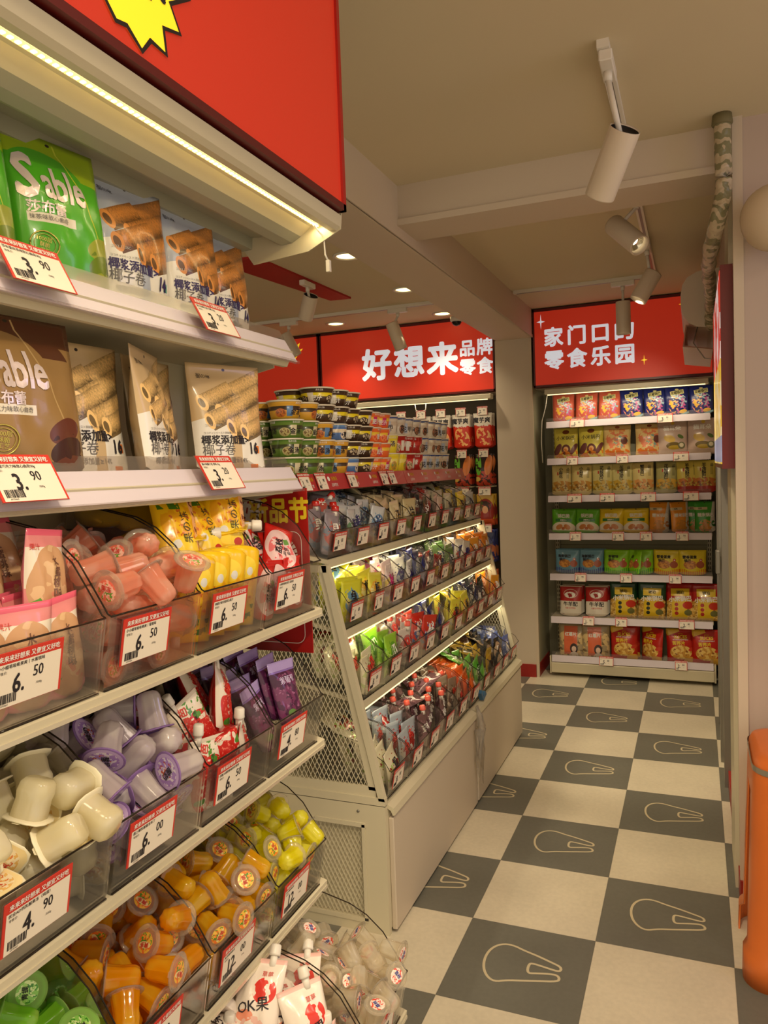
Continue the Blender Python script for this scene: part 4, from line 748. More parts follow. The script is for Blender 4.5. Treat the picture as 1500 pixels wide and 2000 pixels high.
CUPS = {
 'rose': ((0, 2), (.025, .017, .056, jelly('rose_jelly', (255, 176, 146), .7, (255, 204, 180)), SH, lid('rose_lid', (250, 205, 185), (240, 120, 96), (250, 190, 170), (110, 160, 60)), '果冻', PR, 0, .06, 1), 'rosy pink jelly cup'),
 'cream': ((1, 1), (.024, .02, .05, jelly('cream_jelly', (250, 242, 206), .95, (252, 246, 220)), mat('cream_cup_rim', (240, 232, 200), .3), lid('cream_lid', (246, 226, 170), (250, 236, 200), (236, 190, 110), (225, 120, 60)), '鸡蛋', PR, 1), 'square cream pudding cup'),
 'lilac': ((1, 2), (.027, .0185, .062, jelly('lilac_jelly', (226, 214, 218), .95, (242, 234, 230)), clear('lilac_rim', (196, 160, 220), .55, base=(176, 140, 210)), lid('lilac_lid', (206, 180, 230), (176, 140, 214), (236, 226, 240), (196, 90, 60)), '酸奶', TXT), 'pale lilac jelly cup'),
 'lime': ((2, 1), (.024, .0165, .052, jelly('lime_jelly', (160, 235, 60), .7, (200, 246, 110)), clear('lime_rim', (190, 235, 130), .4), lid('lime_lid', (170, 220, 110), (140, 205, 90), (220, 240, 170), (60, 140, 40)), '青提', TXT, 0, .06, 1), 'bright green jelly cup'),
 'mango': ((2, 2), (.0235, .0165, .052, jelly('deep_orange_jelly', (255, 176, 10), .8, (255, 200, 40)), SH, lid('mango_lid', (246, 222, 160), (246, 190, 70), (240, 120, 50), (90, 150, 50)), '爽多', PR, 0, .06, 1), 'deep orange jelly cup'),
 'orange': ((2, 3), (.0235, .0165, .052, jelly('golden_jelly', (255, 198, 10), .8, (255, 216, 50)), SH, lid('orange_lid', (250, 226, 150), (250, 200, 80), (244, 130, 50), (90, 150, 50)), '黄桃', PR, 0, .06, 1), 'golden orange jelly cup'),
 'lemon': ((2, 4), (.0225, .016, .046, jelly('lemon_jelly', (252, 244, 10), .8, (254, 250, 90)), SH, lid('lemon_lid', (246, 230, 120), (248, 214, 60), (240, 140, 50), (90, 150, 50)), '菠萝', PR, 0, .06, 1), 'lemon yellow jelly cup'),
 'clear': ((3, 4), (.0225, .016, .05, jelly('clear_jelly', (246, 236, 212), .4, (255, 252, 240)), SH, lid('clear_lid', (246, 232, 214), (246, 220, 206), (226, 84, 70), (246, 240, 232)), '荔枝', mat('blue_print', (50, 60, 150), .5), 0, .06, 1), 'clear jelly cup'),
}
def spot_words(x, y, z=None, zm=.07):
    a = 'left' if x < -.03 else 'right' if x > .03 else 'centre'; b_ = 'front' if y < .075 else 'back' if y > .17 else 'middle'
    return '%s %s%s' % (b_, a, '' if z is None else ', upper layer' if z > zm + .03 else ', lower layer' if z < zm - .02 else ', mid layer')
KEEP = {"cream":[0,8,12,16,20,21,27,28,31,32,33,40,41,44,46,49,51,53],"rose":[0,4,12,16,17,20,24,25,28,29,32,35,36,38,39,41,45,47,48,49,51,52,54,55,56,57,58,59,61,62,63,65,66,67],"lilac":[0,4,8,12,13,14,15,16,18,19,20,23,24,25,26,27,28,30,31,32,34,35,37,38,39,40,41,42,44,45,46,47,48,49,50,51,52],"mango":[17,20,24,25,26,28,29,33,36,37,39,40,43,44,46,47,49,50,51,53,54,56,57,59,60,62,65,67,69,71,72,73,74,75],"lime":[46,54,55,60,62,63],"orange":[0,12,13,14,20,24,28,32,36,37,38,40,41,42,44,47,48,50,51,52,54,55,57,60,61,63,66,68,69,70,71,72,75,76],"clear":[12,13,16,17,25,33,37,39,41,44,45,48,49,50,52,57,59,60,61,62,64,65,66,68,69,70,71,72,73,74,75,76,77,78,79],"lemon":[12,16,20,28,32,36,37,40,44,45,48,49,51,54,55,58,59,61,64,67,68,69,70,72,73,75,76,79,80,81,82,83]}
REST = {}
for nm, (rk, a, lb) in CUPS.items():
    pr_ = Proto(cup(*a)); M_ = BINM[rk]
    grp = 'jelly cups heaped in the bin of %s, %s bin row' % (CONT[rk[0]][rk[1]], ROWN[rk[0]])
    for qi, q in enumerate(SIM[nm]):
        m4 = M_ @ Matrix.Translation((q[0] / 1000, q[1] / 1000 + .003, q[2] / 1000 + .003)) @ Euler([R(v) for v in q[3:]]).to_matrix().to_4x4()
        if qi not in KEEP.get(nm, []):
            REST.setdefault(nm, []).append((m4, pr_.o.data)); continue
        zz = m4.to_3x3() @ Vector((0, 0, 1)); pose = 'lid up' if zz.z > .5 else 'upside down' if zz.z < -.5 else 'lid facing out' if zz.x > .35 else 'sideways'
        pr_.get(m4.translation, m4.to_euler(), '%s, %s near bin row, %s, %s' % (lb, ROWN[rk[0]], spot_words(q[0] / 1000, q[1] / 1000, q[2] / 1000), pose), 'jelly cup', grp)
hb = MB()
for nm, L_ in REST.items():
    for m4, me in L_:
        o_ = len(hb.v); hb.v += [tuple(m4 @ v.co) for v in me.vertices]; hb.uv += [(0, 0)] * len(me.vertices)
        for p in me.polygons: hb.f.append(tuple(o_ + i for i in p.vertices)); hb.m.append(hb.mi(me.materials[p.material_index])); hb.sm.append(True)
if hb.v: tag(hb.build('buried_jelly_cups'), 'mixed jelly cups lying deep in the near shelf bins, mostly hidden under the others', 'jelly cups', kind='stuff')
# the cream cups' and lime cups' left neighbour bins lie outside the frame
def near_pack(pro, rk, items, label, cat, grp):
    """items: (x, depth y, z, lean about x, turn about z, roll about y) in the bin's frame"""
    for it in items:
        x, y, z, ax, az, ay = it
        m4 = BINM[rk] @ Matrix.Translation((x, y, z)) @ Euler((R(ax), R(ay), R(az)), 'XYZ').to_matrix().to_4x4()
        pro.get(m4.translation, m4.to_euler(), label + ', ' + spot_words(x, y) + (', lying' if abs(ax) > 30 else ', standing'), cat, grp)
def foil(name, base, rough=.25): return mat(name, base, rough, metal=.25, coat=.3)
# ------------------------------------------------------------------ bags on the two upper shelves
def rolls(sc, ox, oy, col, hole):
    L_ = []
    for (x, y, l, r, a) in ((.22, .20, .2, .055, 24), (.02, .135, .12, .05, 24), (.20, .105, .2, .055, 24), (.07, .03, .14, .05, 24), (.25, .0, .18, .055, 22), (.3, -.05, .12, .05, 20)):
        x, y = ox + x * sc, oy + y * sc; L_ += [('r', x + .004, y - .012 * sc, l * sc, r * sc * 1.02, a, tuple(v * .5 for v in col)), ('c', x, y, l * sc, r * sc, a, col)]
        ex, ey = x - l * sc * math.cos(R(a)), y - l * sc * math.sin(R(a))
        L_ += [('e', ex, ey, .030 * sc, r * sc * 1.04, a, tuple(min(255, v * 1.06) for v in col)), ('e', ex - .004, ey, .017 * sc, r * sc * .62, a, hole)]
    return L_
NAVY = mat('navy_print', (42, 28, 92), .5); GREYT = mat('grey_print', (96, 92, 92), .5); TEAL = mat('teal_print', (60, 160, 140), .5); ORP = mat('orange_print', (226, 120, 40), .5)
def coconut(nm, base, num, ink, acc, rollc):
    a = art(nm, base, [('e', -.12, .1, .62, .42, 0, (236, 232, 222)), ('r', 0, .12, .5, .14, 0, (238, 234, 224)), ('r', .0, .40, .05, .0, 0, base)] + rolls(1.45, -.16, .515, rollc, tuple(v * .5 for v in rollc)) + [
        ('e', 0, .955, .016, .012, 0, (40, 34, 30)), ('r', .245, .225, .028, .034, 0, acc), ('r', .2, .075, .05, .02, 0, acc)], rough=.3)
    T_ = [('御の味', .052, TXT, -.3, .885, dict(align='l', sx=.9, shear=.2)), ('ココナッツペースト添加量≥16%', .022, GREYT, -.32, .372, dict(align='l')),
          ('椰浆添加量>', .088, ink, -.34, .31, dict(align='l', bold=.03, sx=.98)), (num, .14, ink, .14, .24, dict(align='l', bold=.05, sx=.75)),
          ('椰子卷', .105, GREYT, -.34, .222, dict(align='l', sx=1.0)), ('椰蓉添加量≥14%', .056, GREYT, -.3, .13, dict(align='l')), ('2023.12.06C', .03, mat('faint_print', (196, 190, 180), .5), -.3, .44, dict(align='l'))]
    return Proto(pack('snack_bag', .165, .215, .05, a, mat(nm + '_back', tuple(v * .8 for v in base), .35, coat=.2), T_, seed=len(nm), top=.1, gus=.7, nx=18, nz=24))
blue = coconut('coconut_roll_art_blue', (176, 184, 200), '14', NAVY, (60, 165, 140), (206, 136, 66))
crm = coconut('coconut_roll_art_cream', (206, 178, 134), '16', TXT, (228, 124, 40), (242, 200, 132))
def zat(p, loc, az, label, cat='snack bag', grp=None, ax=0, ay=0): return p.get(loc, (R(ax), R(ay), R(az)), label, cat, grp)
zat(blue, (-.85, 1.04, 1.858), 86, 'pale blue pouch of coconut rolls, leftmost of its kind on the upper shelf', ax=-5)
zat(blue, (-.85, 1.20, 1.858), 88, 'pale blue pouch of coconut rolls, middle one of its kind on the upper shelf', ax=-5)
zat(blue, (-.87, 1.335, 1.858), 88, 'pale blue pouch of coconut rolls at the far end of the upper shelf', ax=-5)
zat(blue, (-.93, 1.02, 1.858), 92, 'coconut roll pouch in shade behind the front blue one on the upper shelf', ax=-4)
zat(crm, (-.865, .935, 1.586), 88, 'cream pouch of coconut rolls half hidden by the brown chocolate bag', ax=-6)
zat(crm, (-.84, 1.06, 1.586), 114, 'cream pouch of coconut rolls turned sideways in the middle of the lower shelf', ax=-4)
zat(crm, (-.895, 1.135, 1.586), 100, 'cream pouch of coconut rolls in shade behind the turned one on the lower shelf', ax=-5)
zat(crm, (-.825, 1.262, 1.586), 68, 'cream pouch of coconut rolls facing the viewer at the far end of the lower shelf', ax=-5)
zat(crm, (-.935, .90, 1.586), 92, 'cream coconut roll pouch at the back beside the brown chocolate bag', ax=-4)
SIL = mat('silver_foil_print', (232, 216, 214), .25, metal=.3, coat=.4); SILG = mat('gold_foil_print', (190, 176, 90), .3, metal=.5)
def sable(nm, base, top, dots, w, h):
    a = art(nm, base, [('r', 0, .93, .6, .1, 0, top), ('e', .16, .74, .26, .18, -30, top), ('e', -.1, .66, .3, .24, 0, base), ('r', 0, .45, .4, .3, 0, base), ('r', .19, .5, .006, .5, 18, dots[2])] +
            [('e', .25, .30, .14, .075, 20, dots[0]), ('e', .26, .18, .15, .08, 15, dots[1]), ('e', .27, .06, .17, .09, 10, dots[0]), ('b', .26, .16, .15, .14, 0, dots[1], 9, .55), ('e', .1, .06, .1, .05, 0, dots[3]), ('e', .1, .09, .09, .025, 0, dots[1]), ('r', -.12, .415, .16, .03, 0, (222, 214, 196)), ('e', .0, .965, .016, .01, 0, (50, 44, 30))], rough=.26)
    T_ = [('S', .40, SIL, -.32, .69, dict(align='l', sx=.72, bold=.045)), ('able', .32, SIL, -.165, .665, dict(align='l', sx=.6, bold=.035)), ('莎布蕾', .085, SIL, -.28, .48, dict(align='l', bold=.03)), ('抹茶味软心曲奇' if 'green' in nm else '巧克力味软心曲奇', .036, GREYT, -.27, .415, dict(align='l'))]
    o = pack('snack_bag', w, h, .05, a, mat(nm + '_back', tuple(v * .8 for v in base), .35, coat=.2), T_, seed=3, top=.1, gus=.7, nx=18, nz=24)
    S = pouch_fn(w, h, .05, 3, top=.1, gus=.7); b = MB()
    for rr_, tw in ((.085, .01), (.065, .005)):
        P = [(-.2 * h + rr_ * h * math.cos(a_ * .2618), .24 * h + rr_ * h * math.sin(a_ * .2618)) for a_ in range(24)]
        b.tube([S(p[0], p[1]) + Vector((0, -.001, 0)) for p in P], tw * h / 2, SILG, 5, closed=True)
    F = lambda x, y: S(x, y) + Vector((0, -.0012, 0))
    for i, s_ in enumerate(('1000层', '酥脆', '工艺')): b.text(s_, .034 * h, SILG, x=-.2 * h, y=(.275 - .035 * i) * h, fn=F, rot=-8, bold=.02)
    b.build('foil_seal_print', o); return Proto(o)
grn = sable('green_tea_biscuit_art', (78, 170, 36), (150, 178, 30), ((150, 160, 50), (104, 128, 30), (196, 206, 60), (190, 160, 120)), .155, .22)
brn = sable('chocolate_biscuit_art', (148, 116, 70), (84, 48, 30), ((96, 50, 36), (60, 30, 26), (180, 150, 100), (70, 34, 28)), .2, .225)
zat(grn, (-.835, .868, 1.858), 82, 'bright green matcha biscuit bag on the upper shelf, wholly in view', ax=-6)
zat(grn, (-.835, .70, 1.858), 84, 'bright green matcha biscuit bag cut off by the left edge of the upper shelf', ax=-6)
zat(brn, (-.825, .765, 1.586), 86, 'brown and gold chocolate biscuit bag at the left end of the lower shelf', ax=-5)
# price tags on the shelf rails (leaning with the rail)
LEAN = math.atan2(.028, .05)
for (x, y, z, p, ln, lb, rl) in ((-.778, .745, 1.888, '3.90', '莎布蕾抹茶味软心曲奇50g', 'price tag reading 3.90 on the upper shelf rail under the green biscuit bag', 0), (-.778, 1.135, 1.888, '3.20', '御の味椰子卷 生椰 32g', 'price tag reading 3.20 on the upper shelf rail under the blue pouches', 0),
                             (-.776, .708, 1.622, '3.90', '莎布蕾巧克力味软心曲奇50g', 'price tag reading 3.90 on the lower shelf rail under the chocolate bag', 0), (-.776, 1.125, 1.622, '3.20', '御の味椰子卷 原味 32g', 'price tag reading 3.20 on the lower shelf rail under the cream pouches', 0)):
    m4 = Matrix.Translation((x, y, z)) @ Matrix.Rotation(RZ, 4, 'Z') @ Matrix.Rotation(-LEAN, 4, 'X')
    price_tag(p, m4.translation, m4.to_euler(), lb, ln)

# ------------------------------------------------------------------ pouches in the near bins
pea = art('peach_pouch_art', (226, 140, 140), [('r', 0, .62, .5, .2, 0, (236, 226, 208)), ('e', .02, .42, .30, .42, 0, (206, 160, 118)), ('b', 0, .5, .28, .34, 0, (224, 186, 142), 3, .5), ('b', .05, .3, .2, .22, 0, (214, 140, 112), 5, .55), ('r', -.2, .25, .05, .06, 30, (96, 160, 60)), ('r', 0, .97, .5, .035, 0, (222, 96, 120))], rough=.25)
P1 = Proto(pack('drink_pouch', .076, .13, .032, pea, foil('peach_foil', (226, 130, 150)), [(c_, .11, mat('brown_print', (120, 84, 70), .5), .03, .68 - .105 * i, dict(bold=.03)) for i, c_ in enumerate('水蜜桃味')] + [('果汁', .07, PR, -.2, .82, {})], seed=5, top=.08))
it = []; rn = random.Random(11)
for c_ in range(3):
    for r_ in range(3): it.append((-.062 + c_ * .062, .025 + r_ * .04, .004, -8 + rn.uniform(-4, 4), rn.uniform(-18, 18), rn.uniform(-5, 5)))
for c_ in range(3): it.append((-.058 + c_ * .06, .10 + rn.uniform(0, .03), .075 + rn.uniform(0, .02), -35 + rn.uniform(-12, 12), rn.uniform(-40, 40), rn.uniform(-12, 12)))
it.append((.055, .055, .085, -12, 8, 8)); it.append((-.03, .12, .12, -75, 30, 0))
near_pack(P1, (0, 1), it, 'peach drink pouch with pink seal, leftmost top bin', 'drink pouch', 'peach drink pouches in the leftmost top bin')
it = [(a + rn.uniform(-.01, .01), y + .02, z, ax + rn.uniform(-8, 8), rn.uniform(-30, 30), 0) for (a, y, z, ax) in ((-.06, .03, .004, -8), (0, .03, .004, -8), (.06, .03, .004, -8), (-.05, .06, .08, -30), (.04, .07, .085, -35))]
pin = art('pineapple_pouch_art', (240, 192, 22), [('b', 0, .55, .24, .3, 0, (232, 168, 20), 6, .48), ('b', .02, .5, .2, .26, 0, (206, 110, 30), 9, .58), ('e', .02, .25, .22, .14, 0, (244, 214, 60)), ('n', -.1, .82, .14, .1, 0, (70, 120, 30), 9, .5), ('e', .1, .16, .06, .05, 0, (190, 50, 30)), ('r', .24, .5, .05, .5, 0, (236, 176, 120)), ('n', .24, .5, .03, .45, 0, (120, 60, 50), 16, .55), ('e', -.1, .3, .05, .05, 0, (220, 220, 214))], rough=.24)
P2 = Proto(pack('drink_pouch', .088, .148, .04, pin, foil('pineapple_foil', (236, 196, 30)), [('果の冻', .13, mat('green_black_print', (60, 60, 20), .5), .06, .5, dict(rot=90))], seed=8, top=.08, spout=(.2, WHITE, .0105)))
it = []
for c_ in range(4):
    for r_ in range(3): it.append((-.07 + c_ * .046, .03 + r_ * .055, .004, -6, -28 + rn.uniform(-6, 6), rn.uniform(-4, 4)))
it = [(a_, y_ + .024, .152, 6, az_, 180) for (a_, y_, z_, ax_, az_, ay_) in it]
it += [(-.06, .21, .14, 80, 35, 0), (.0, .18, .15, 84, 50, 10), (-.03, .25, .172, 78, 60, -8), (.055, .2, .155, 82, 30, 0), (.03, .27, .185, 80, 55, 6), (-.075, .28, .175, 85, 75, 0), (.07, .27, .2, 88, 20, 0), (-.045, .085, .11, -26, -20, 0), (.025, .08, .115, -32, -12, 0), (.078, .08, .125, -22, -28, 0)]
near_pack(P2, (0, 3), it, 'yellow pineapple pouch with white cap, near shelf', 'drink pouch', 'yellow pineapple drink pouches with white caps')
lyc = art('lychee_pouch_art', (206, 34, 28), [('e', 0, .5, .3, .42, 0, (240, 206, 206)), ('b', 0, .45, .24, .3, 0, (232, 120, 124), 6, .52), ('r', .12, .64, .07, .06, 30, (110, 160, 80)), ('r', 0, .97, .5, .04, 0, (200, 30, 26))], rough=.22)
P3 = Proto(pack('drink_pouch', .066, .105, .03, lyc, foil('lychee_foil', (206, 36, 28)), [('荔枝', .17, TXT, -.04, .5, dict(bold=.03, rot=90)), ('吸吸', .09, TXT, .1, .42, dict(rot=90))], seed=9, top=.08))
it = []
for c_ in range(3):
    for r_ in range(3): it.append((-.062 + c_ * .06, .03 + r_ * .045, .004, -8 + rn.uniform(-5, 5), rn.uniform(-20, 20), rn.uniform(-6, 6)))
for k in range(9): it.append((rn.uniform(-.05, .05), .04 + .02 * k, .075 + .004 * k, -58 + rn.uniform(-22, 22), rn.uniform(-70, 70), rn.uniform(-15, 15)))
near_pack(P3, (0, 4), it, 'red and pink lychee pouch, near shelf', 'drink pouch', 'red lychee drink pouches')
sbw = art('strawberry_pouch_art', (236, 224, 206), [('b', .06, .35, .3, .42, 0, (206, 40, 34), 3, .42), ('n', .06, .35, .26, .36, 0, (236, 120, 100), 26, .6), ('e', -.1, .15, .08, .05, 20, (80, 140, 50)), ('r', 0, .97, .5, .035, 0, (214, 200, 180)), ('n', .16, .8, .16, .14, 0, (90, 150, 60), 8, .52)], rough=.24)
P4 = Proto(pack('drink_pouch', .075, .125, .034, sbw, foil('strawberry_foil', (190, 40, 34)), [('小嗨芭', .13, PR, -.1, .74, dict(bold=.03, rot=70)), ('果汁果冻', .06, TXT, .05, .66, dict(rot=70))], seed=12, top=.08, spout=(-.2, WHITE, .009)))
it = []
for c_ in range(3):
    for r_ in range(3): it.append((-.06 + c_ * .055, .03 + r_ * .05, .003, -6 + rn.uniform(-4, 4), rn.uniform(-25, 25), 180 if (c_ + r_) % 2 else 0))
it = [(a, y, z + (.125 if ay == 180 else 0), ax if ay == 0 else -ax, az, ay) for (a, y, z, ax, az, ay) in it]
it += [(.035, .06, .095, -22, 10, 25), (-.01, .055, .07, -14, -12, -30), (.06, .11, .1, -40, 20, 10), (-.05, .13, .09, -70, 60, 0), (0, .17, .11, -80, 50, 10)]
near_pack(P4, (1, 3), it, 'strawberry drink pouch, second near bin row', 'drink pouch', 'strawberry drink pouches in the second bin row')
grp_a = art('grape_pouch_art', (74, 30, 66), [('b', 0, .4, .34, .44, 0, (112, 48, 92), 7, .48), ('b', 0, .4, .3, .4, 0, (150, 90, 130), 12, .6), ('r', 0, .93, .5, .075, 0, (176, 156, 214)), ('e', -.08, .2, .08, .05, 0, (90, 130, 60)), ('r', 0, .84, .5, .012, 0, (140, 110, 190))], rough=.22)
P5 = Proto(pack('drink_pouch', .08, .13, .03, grp_a, foil('grape_foil', (84, 36, 84)), [('紫葡萄', .12, mat('lavender_print', (206, 190, 226), .5), 0, .7, dict(bold=.02))], seed=14, top=.1))
it = []
for c_ in range(2):
    for r_ in range(7): it.append((-.05 + c_ * .085, .03 + r_ * .034, .03 + (.022 if c_ else 0) + r_ * .003, -24 + rn.uniform(-3, 3), rn.uniform(-10, 10), rn.uniform(-3, 3)))
near_pack(P5, (1, 4), it, 'dark purple grape pouch, second near bin row', 'drink pouch', 'dark purple grape pouches leaning in a row')
dk = Proto(pack('drink_pouch', .085, .13, .034, art('dark_grape_art', (60, 30, 50), [('b', 0, .4, .36, .4, 0, (96, 40, 70), 6, .48), ('e', .1, .6, .12, .06, 30, (110, 170, 90)), ('b', 0, .75, .3, .12, 0, (150, 140, 150), 5, .5)], rough=.2), foil('dark_foil', (70, 46, 64)), [('OK', .16, PW, -.05, .4, dict(rot=20))], seed=15, top=.08, spout=(-.2, mat('smoke_cap', (110, 110, 105), .3), .01)))
it = [(-.05, .17, .07, -70, 80, 0), (.04, .18, .075, -75, 60, 6), (-.03, .23, .1, -85, 75, 0), (.05, .24, .11, -60, 20, 5), (-.05, .26, .135, -80, 60, 0), (.02, .27, .15, -85, 40, 0)]
near_pack(dk, (1, 3), it, 'dark grape pouch behind the strawberry pouches', 'drink pouch', 'dark grape pouches behind the strawberry pouches')
wst = art('white_strawberry_art', (240, 228, 214), [('b', .1, .6, .16, .16, 0, (220, 60, 50), 5, .45), ('e', -.12, .3, .12, .07, 0, (236, 150, 120)), ('r', 0, .97, .5, .03, 0, (236, 190, 180)), ('b', .05, .2, .22, .1, 0, (236, 190, 176), 5, .5)], rough=.24)
P6 = Proto(pack('drink_pouch', .085, .13, .036, wst, foil('white_foil', (232, 216, 204)), [('OK果', .18, TXT, -.02, .42, dict(rot=12, bold=.02)), ('草莓', .08, PR, .1, .8, {})], seed=21, top=.08, spout=(.18, WHITE, .01)))
for kk, n_ in ((3, 19),):
    it = []
    for c_ in range(2):
        for r_ in range(4): it.append((-.05 + c_ * .09, .04 + r_ * .055, .004, -10 + rn.uniform(-6, 6), rn.uniform(-30, 30), rn.uniform(-6, 6)))
    for k in range(n_ - 8): it.append((rn.uniform(-.06, .06), .06 + .022 * k, .085 + .006 * k, -55 + rn.uniform(-30, 20), rn.uniform(-80, 80), rn.uniform(-12, 12)))
    near_pack(P6, (3, kk), it, 'white strawberry drink pouch, bottom near bin row', 'drink pouch', 'white strawberry drink pouches in the bottom bin row')
# loose transparent price card pocket below, and the red festival poster at the shelf end
b = MB(); b.box((-1.0, 1.445, 1.20), (-.765, 1.448, 1.555), mat('poster_red', (168, 26, 20), .4)); o = tag(b.build('poster_card'), 'red poster card with white and yellow lettering at the near shelf end', 'poster')
t = MB(); M = MY(1.4442)
t.text('你好', .062, PW, x=-.928, y=1.505, M=M, bold=.045, sx=.92); t.text('新品节', .056, mat('yellow_print', (236, 206, 40), .5), x=-.835, y=1.507, M=M, bold=.045, sx=.88)
P = rr(-.975, -.782, 1.22, 1.462, .02); t.ribbon(P, .0015, PW, closed=True, M=M)
for a_ in range(24): a = a_ * math.pi / 12; t.add([( -.835 + .026 * math.cos(a - .07), 1.41 + .026 * math.sin(a - .07), 0), (-.835 + .026 * math.cos(a + .07), 1.41 + .026 * math.sin(a + .07), 0), (-.835 + .043 * math.cos(a + .1), 1.41 + .043 * math.sin(a + .1), 0), (-.835 + .043 * math.cos(a - .1), 1.41 + .043 * math.sin(a - .1), 0)], [(0, 1, 2, 3)], PW, M=M)
t.poly([(-.835 + .02 * math.cos(a * .5), 1.41 + .02 * math.sin(a * .5)) for a in range(12)], mat('poster_dark', (90, 20, 16), .5), M=M); t.build('poster_print', o)

# ------------------------------------------------------------------ middle island shelf (faces +x, two bays)
Y0_, Y1_, YJ = 2.33, 4.42, 3.42
b = MB(); b.box((-1.52, Y0_ + .012, .0), (-1.47, Y1_ - .012, 1.56), STEEL); mid = tag(b.build('retail_shelf_unit'), 'cream steel island shelf in the middle with sloping mesh ends and low cabinets', 'shelf unit')
for (y, s_) in ((Y0_, 1), (Y1_, -1)):
    b = MB(); e = s_ * .022
    b.prism([(-1.008, .468), (-.985, .468), (-1.165, 1.27), (-1.19, 1.27)], y, y + e, STEEL)
    b.box((-1.56, y, .45), (-.985, y + e, .478), STEEL); b.box((-1.56, y, 1.245), (-1.17, y + e, 1.268), STEEL); b.box((-1.56, y, .0 if s_ > 0 else .45), (-1.49, y + e, 1.6), STEEL)
    fr_ = b.build('end_frame', mid)
    b = MB(); b.prism([(-1.045, .50), (-1.02, .50), (-1.185, 1.245), (-1.205, 1.245)], y + e * .3, y + e * .8, STEEL); b.box((-1.49, y + e * .3, .478), (-1.02, y + e * .8, .512), STEEL)
    mesh_panel(b, [(-1.49, .50), (-1.035, .50), (-1.195, 1.25), (-1.49, 1.25)], y + e * .5, STEEL); b.build('mesh_screen', fr_)
# base end with its small mesh inset
b = MB()
for a in ((-1.56, .0, -1.40, .452), (-1.075, .0, -.985, .452), (-1.40, .38, -1.075, .452), (-1.40, .0, -1.075, .045)): b.box((a[0], Y0_, a[1]), (a[2], Y0_ + .02, a[3]), STEEL)
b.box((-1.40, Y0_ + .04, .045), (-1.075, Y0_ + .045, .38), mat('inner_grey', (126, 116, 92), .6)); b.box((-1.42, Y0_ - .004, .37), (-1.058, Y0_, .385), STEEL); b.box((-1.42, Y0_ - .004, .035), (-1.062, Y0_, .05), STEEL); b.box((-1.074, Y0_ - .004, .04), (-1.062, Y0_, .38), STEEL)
b.cyl((-1.085, Y0_ - .003, .425), (-1.085, Y0_ + .002, .425), .005, GREYM, n=10)
be = b.build('base_end', mid); q = MB(); mesh_panel(q, [(-1.40, .045), (-1.075, .045), (-1.075, .38), (-1.40, .38)], Y0_ + .01, STEEL, dw=.0165, dh=.032); q.build('mesh_screen', be)
for (ya, yb, nm_) in ((Y0_ + .02, YJ - .006, 0), (YJ + .006, Y1_, 1)):
    b = MB(); b.box((-1.47, ya, .02), (-.985, yb, .452), STEEL); cb = b.build('base_cabinet', mid)
    b = MB(); b.box((-.985, ya + .004, .012), (-.966, yb - .004, .405), PANEL, bev=.003); b.build('door', cb)
    b = MB(); b.prism([(-.985, .452), (-.962, .44), (-.958, .418), (-.966, .415), (-.972, .43), (-.985, .438)], ya, yb, STEEL); b.build('handle_lip', cb)
MT = [(-1.18, 1.285), (-1.125, 1.04), (-1.065, .80), (-.99, .462)]
for i, (x, z) in enumerate(MT[:3]):
    for (ya, yb) in ((Y0_ + .024, YJ - .003), (YJ + .003, Y1_ - .024)):
        s_, c_ = math.sin(TILT), math.cos(TILT)
        b = MB(); b.prism([(x + .002, z - .028), (x + .004, z - .002), (x, z), (x - .28 * c_, z + .28 * s_), (-1.47, z + .28 * s_), (-1.47, z + .28 * s_ - .01), (x - .28 * c_, z + .28 * s_ - .008), (x - .006, z - .014)], ya, yb, STEEL)
        t_ = b.build('tier_shelf', mid); b = MB(); b.box((x - .001, ya + .01, z - .033), (x + .003, yb - .01, z - .0295), LEDS); b.build('led_strip', t_)
        area('tier_strip_light', (x - .02, (ya + yb) / 2, z - .04), .01, .7, rot=(0, R(-12), 0), color=(1, .86, .55), sy=.98)
    if i == 0: pass
b = MB(); b.box((-1.60, Y0_ + .02, 1.56), (-1.29, Y1_, 1.578), STEEL); tsh = b.build('top_shelf', mid)
RR = art('red_rail_art', (178, 56, 58), [], rough=.3)
for (ya, yb) in ((Y0_ + .02, YJ - .003), (YJ + .003, Y1_)):
    b = MB(); b.prism([(-1.268, 1.52), (-1.29, 1.582), (-1.294, 1.582), (-1.274, 1.52)], ya, yb, RR)
    Fx = lambda x, y: (-1.2665 - (y - 1.52) * .355, x, y)
    k = ya + .07
    while k < yb - .05:
        b.text('好想来', .017, mat('yellow_print', (236, 206, 40), .5), x=k + .03, y=1.562, fn=Fx, bold=.02); b.text('品牌零食', .014, PW, x=k + .02, y=1.538, fn=Fx)
        b.poly([(-1.2655 - .05 * .355 + 0, k - .012 + .011 * math.cos(a * .6283), 1.565 + .011 * math.sin(a * .6283)) for a in range(10)], PW, fn=None) if False else b.add([(-1.2662 - (1.562 - 1.52 + .009 * math.sin(a * .6283)) * .355, k - .018 + .010 * math.cos(a * .6283), 1.562 + .009 * math.sin(a * .6283)) for a in range(10)], [tuple(range(10))], PW)
        k += .2
    b.build('red_price_rail', tsh)
for y, p in ((2.40, '1.90'), (2.53, '1.90'), (2.80, '1.90'), (3.14, '2.90'), (3.24, '2.90')):
    m4 = Matrix.Translation((-1.284, y, 1.586)) @ Matrix.Rotation(RZ, 4, 'Z') @ Matrix.Rotation(-math.atan(.355), 4, 'X')
    i_ = {2.40: 'nearest tag', 2.53: 'second tag', 2.80: 'third tag', 3.14: 'fourth tag', 3.24: 'fifth tag'}[y]
    price_tag(p, m4.translation, m4.to_euler(), 'price tag reading %s on the red rail under the noodle cups, %s' % (p, i_), w=.08)
b = MB()
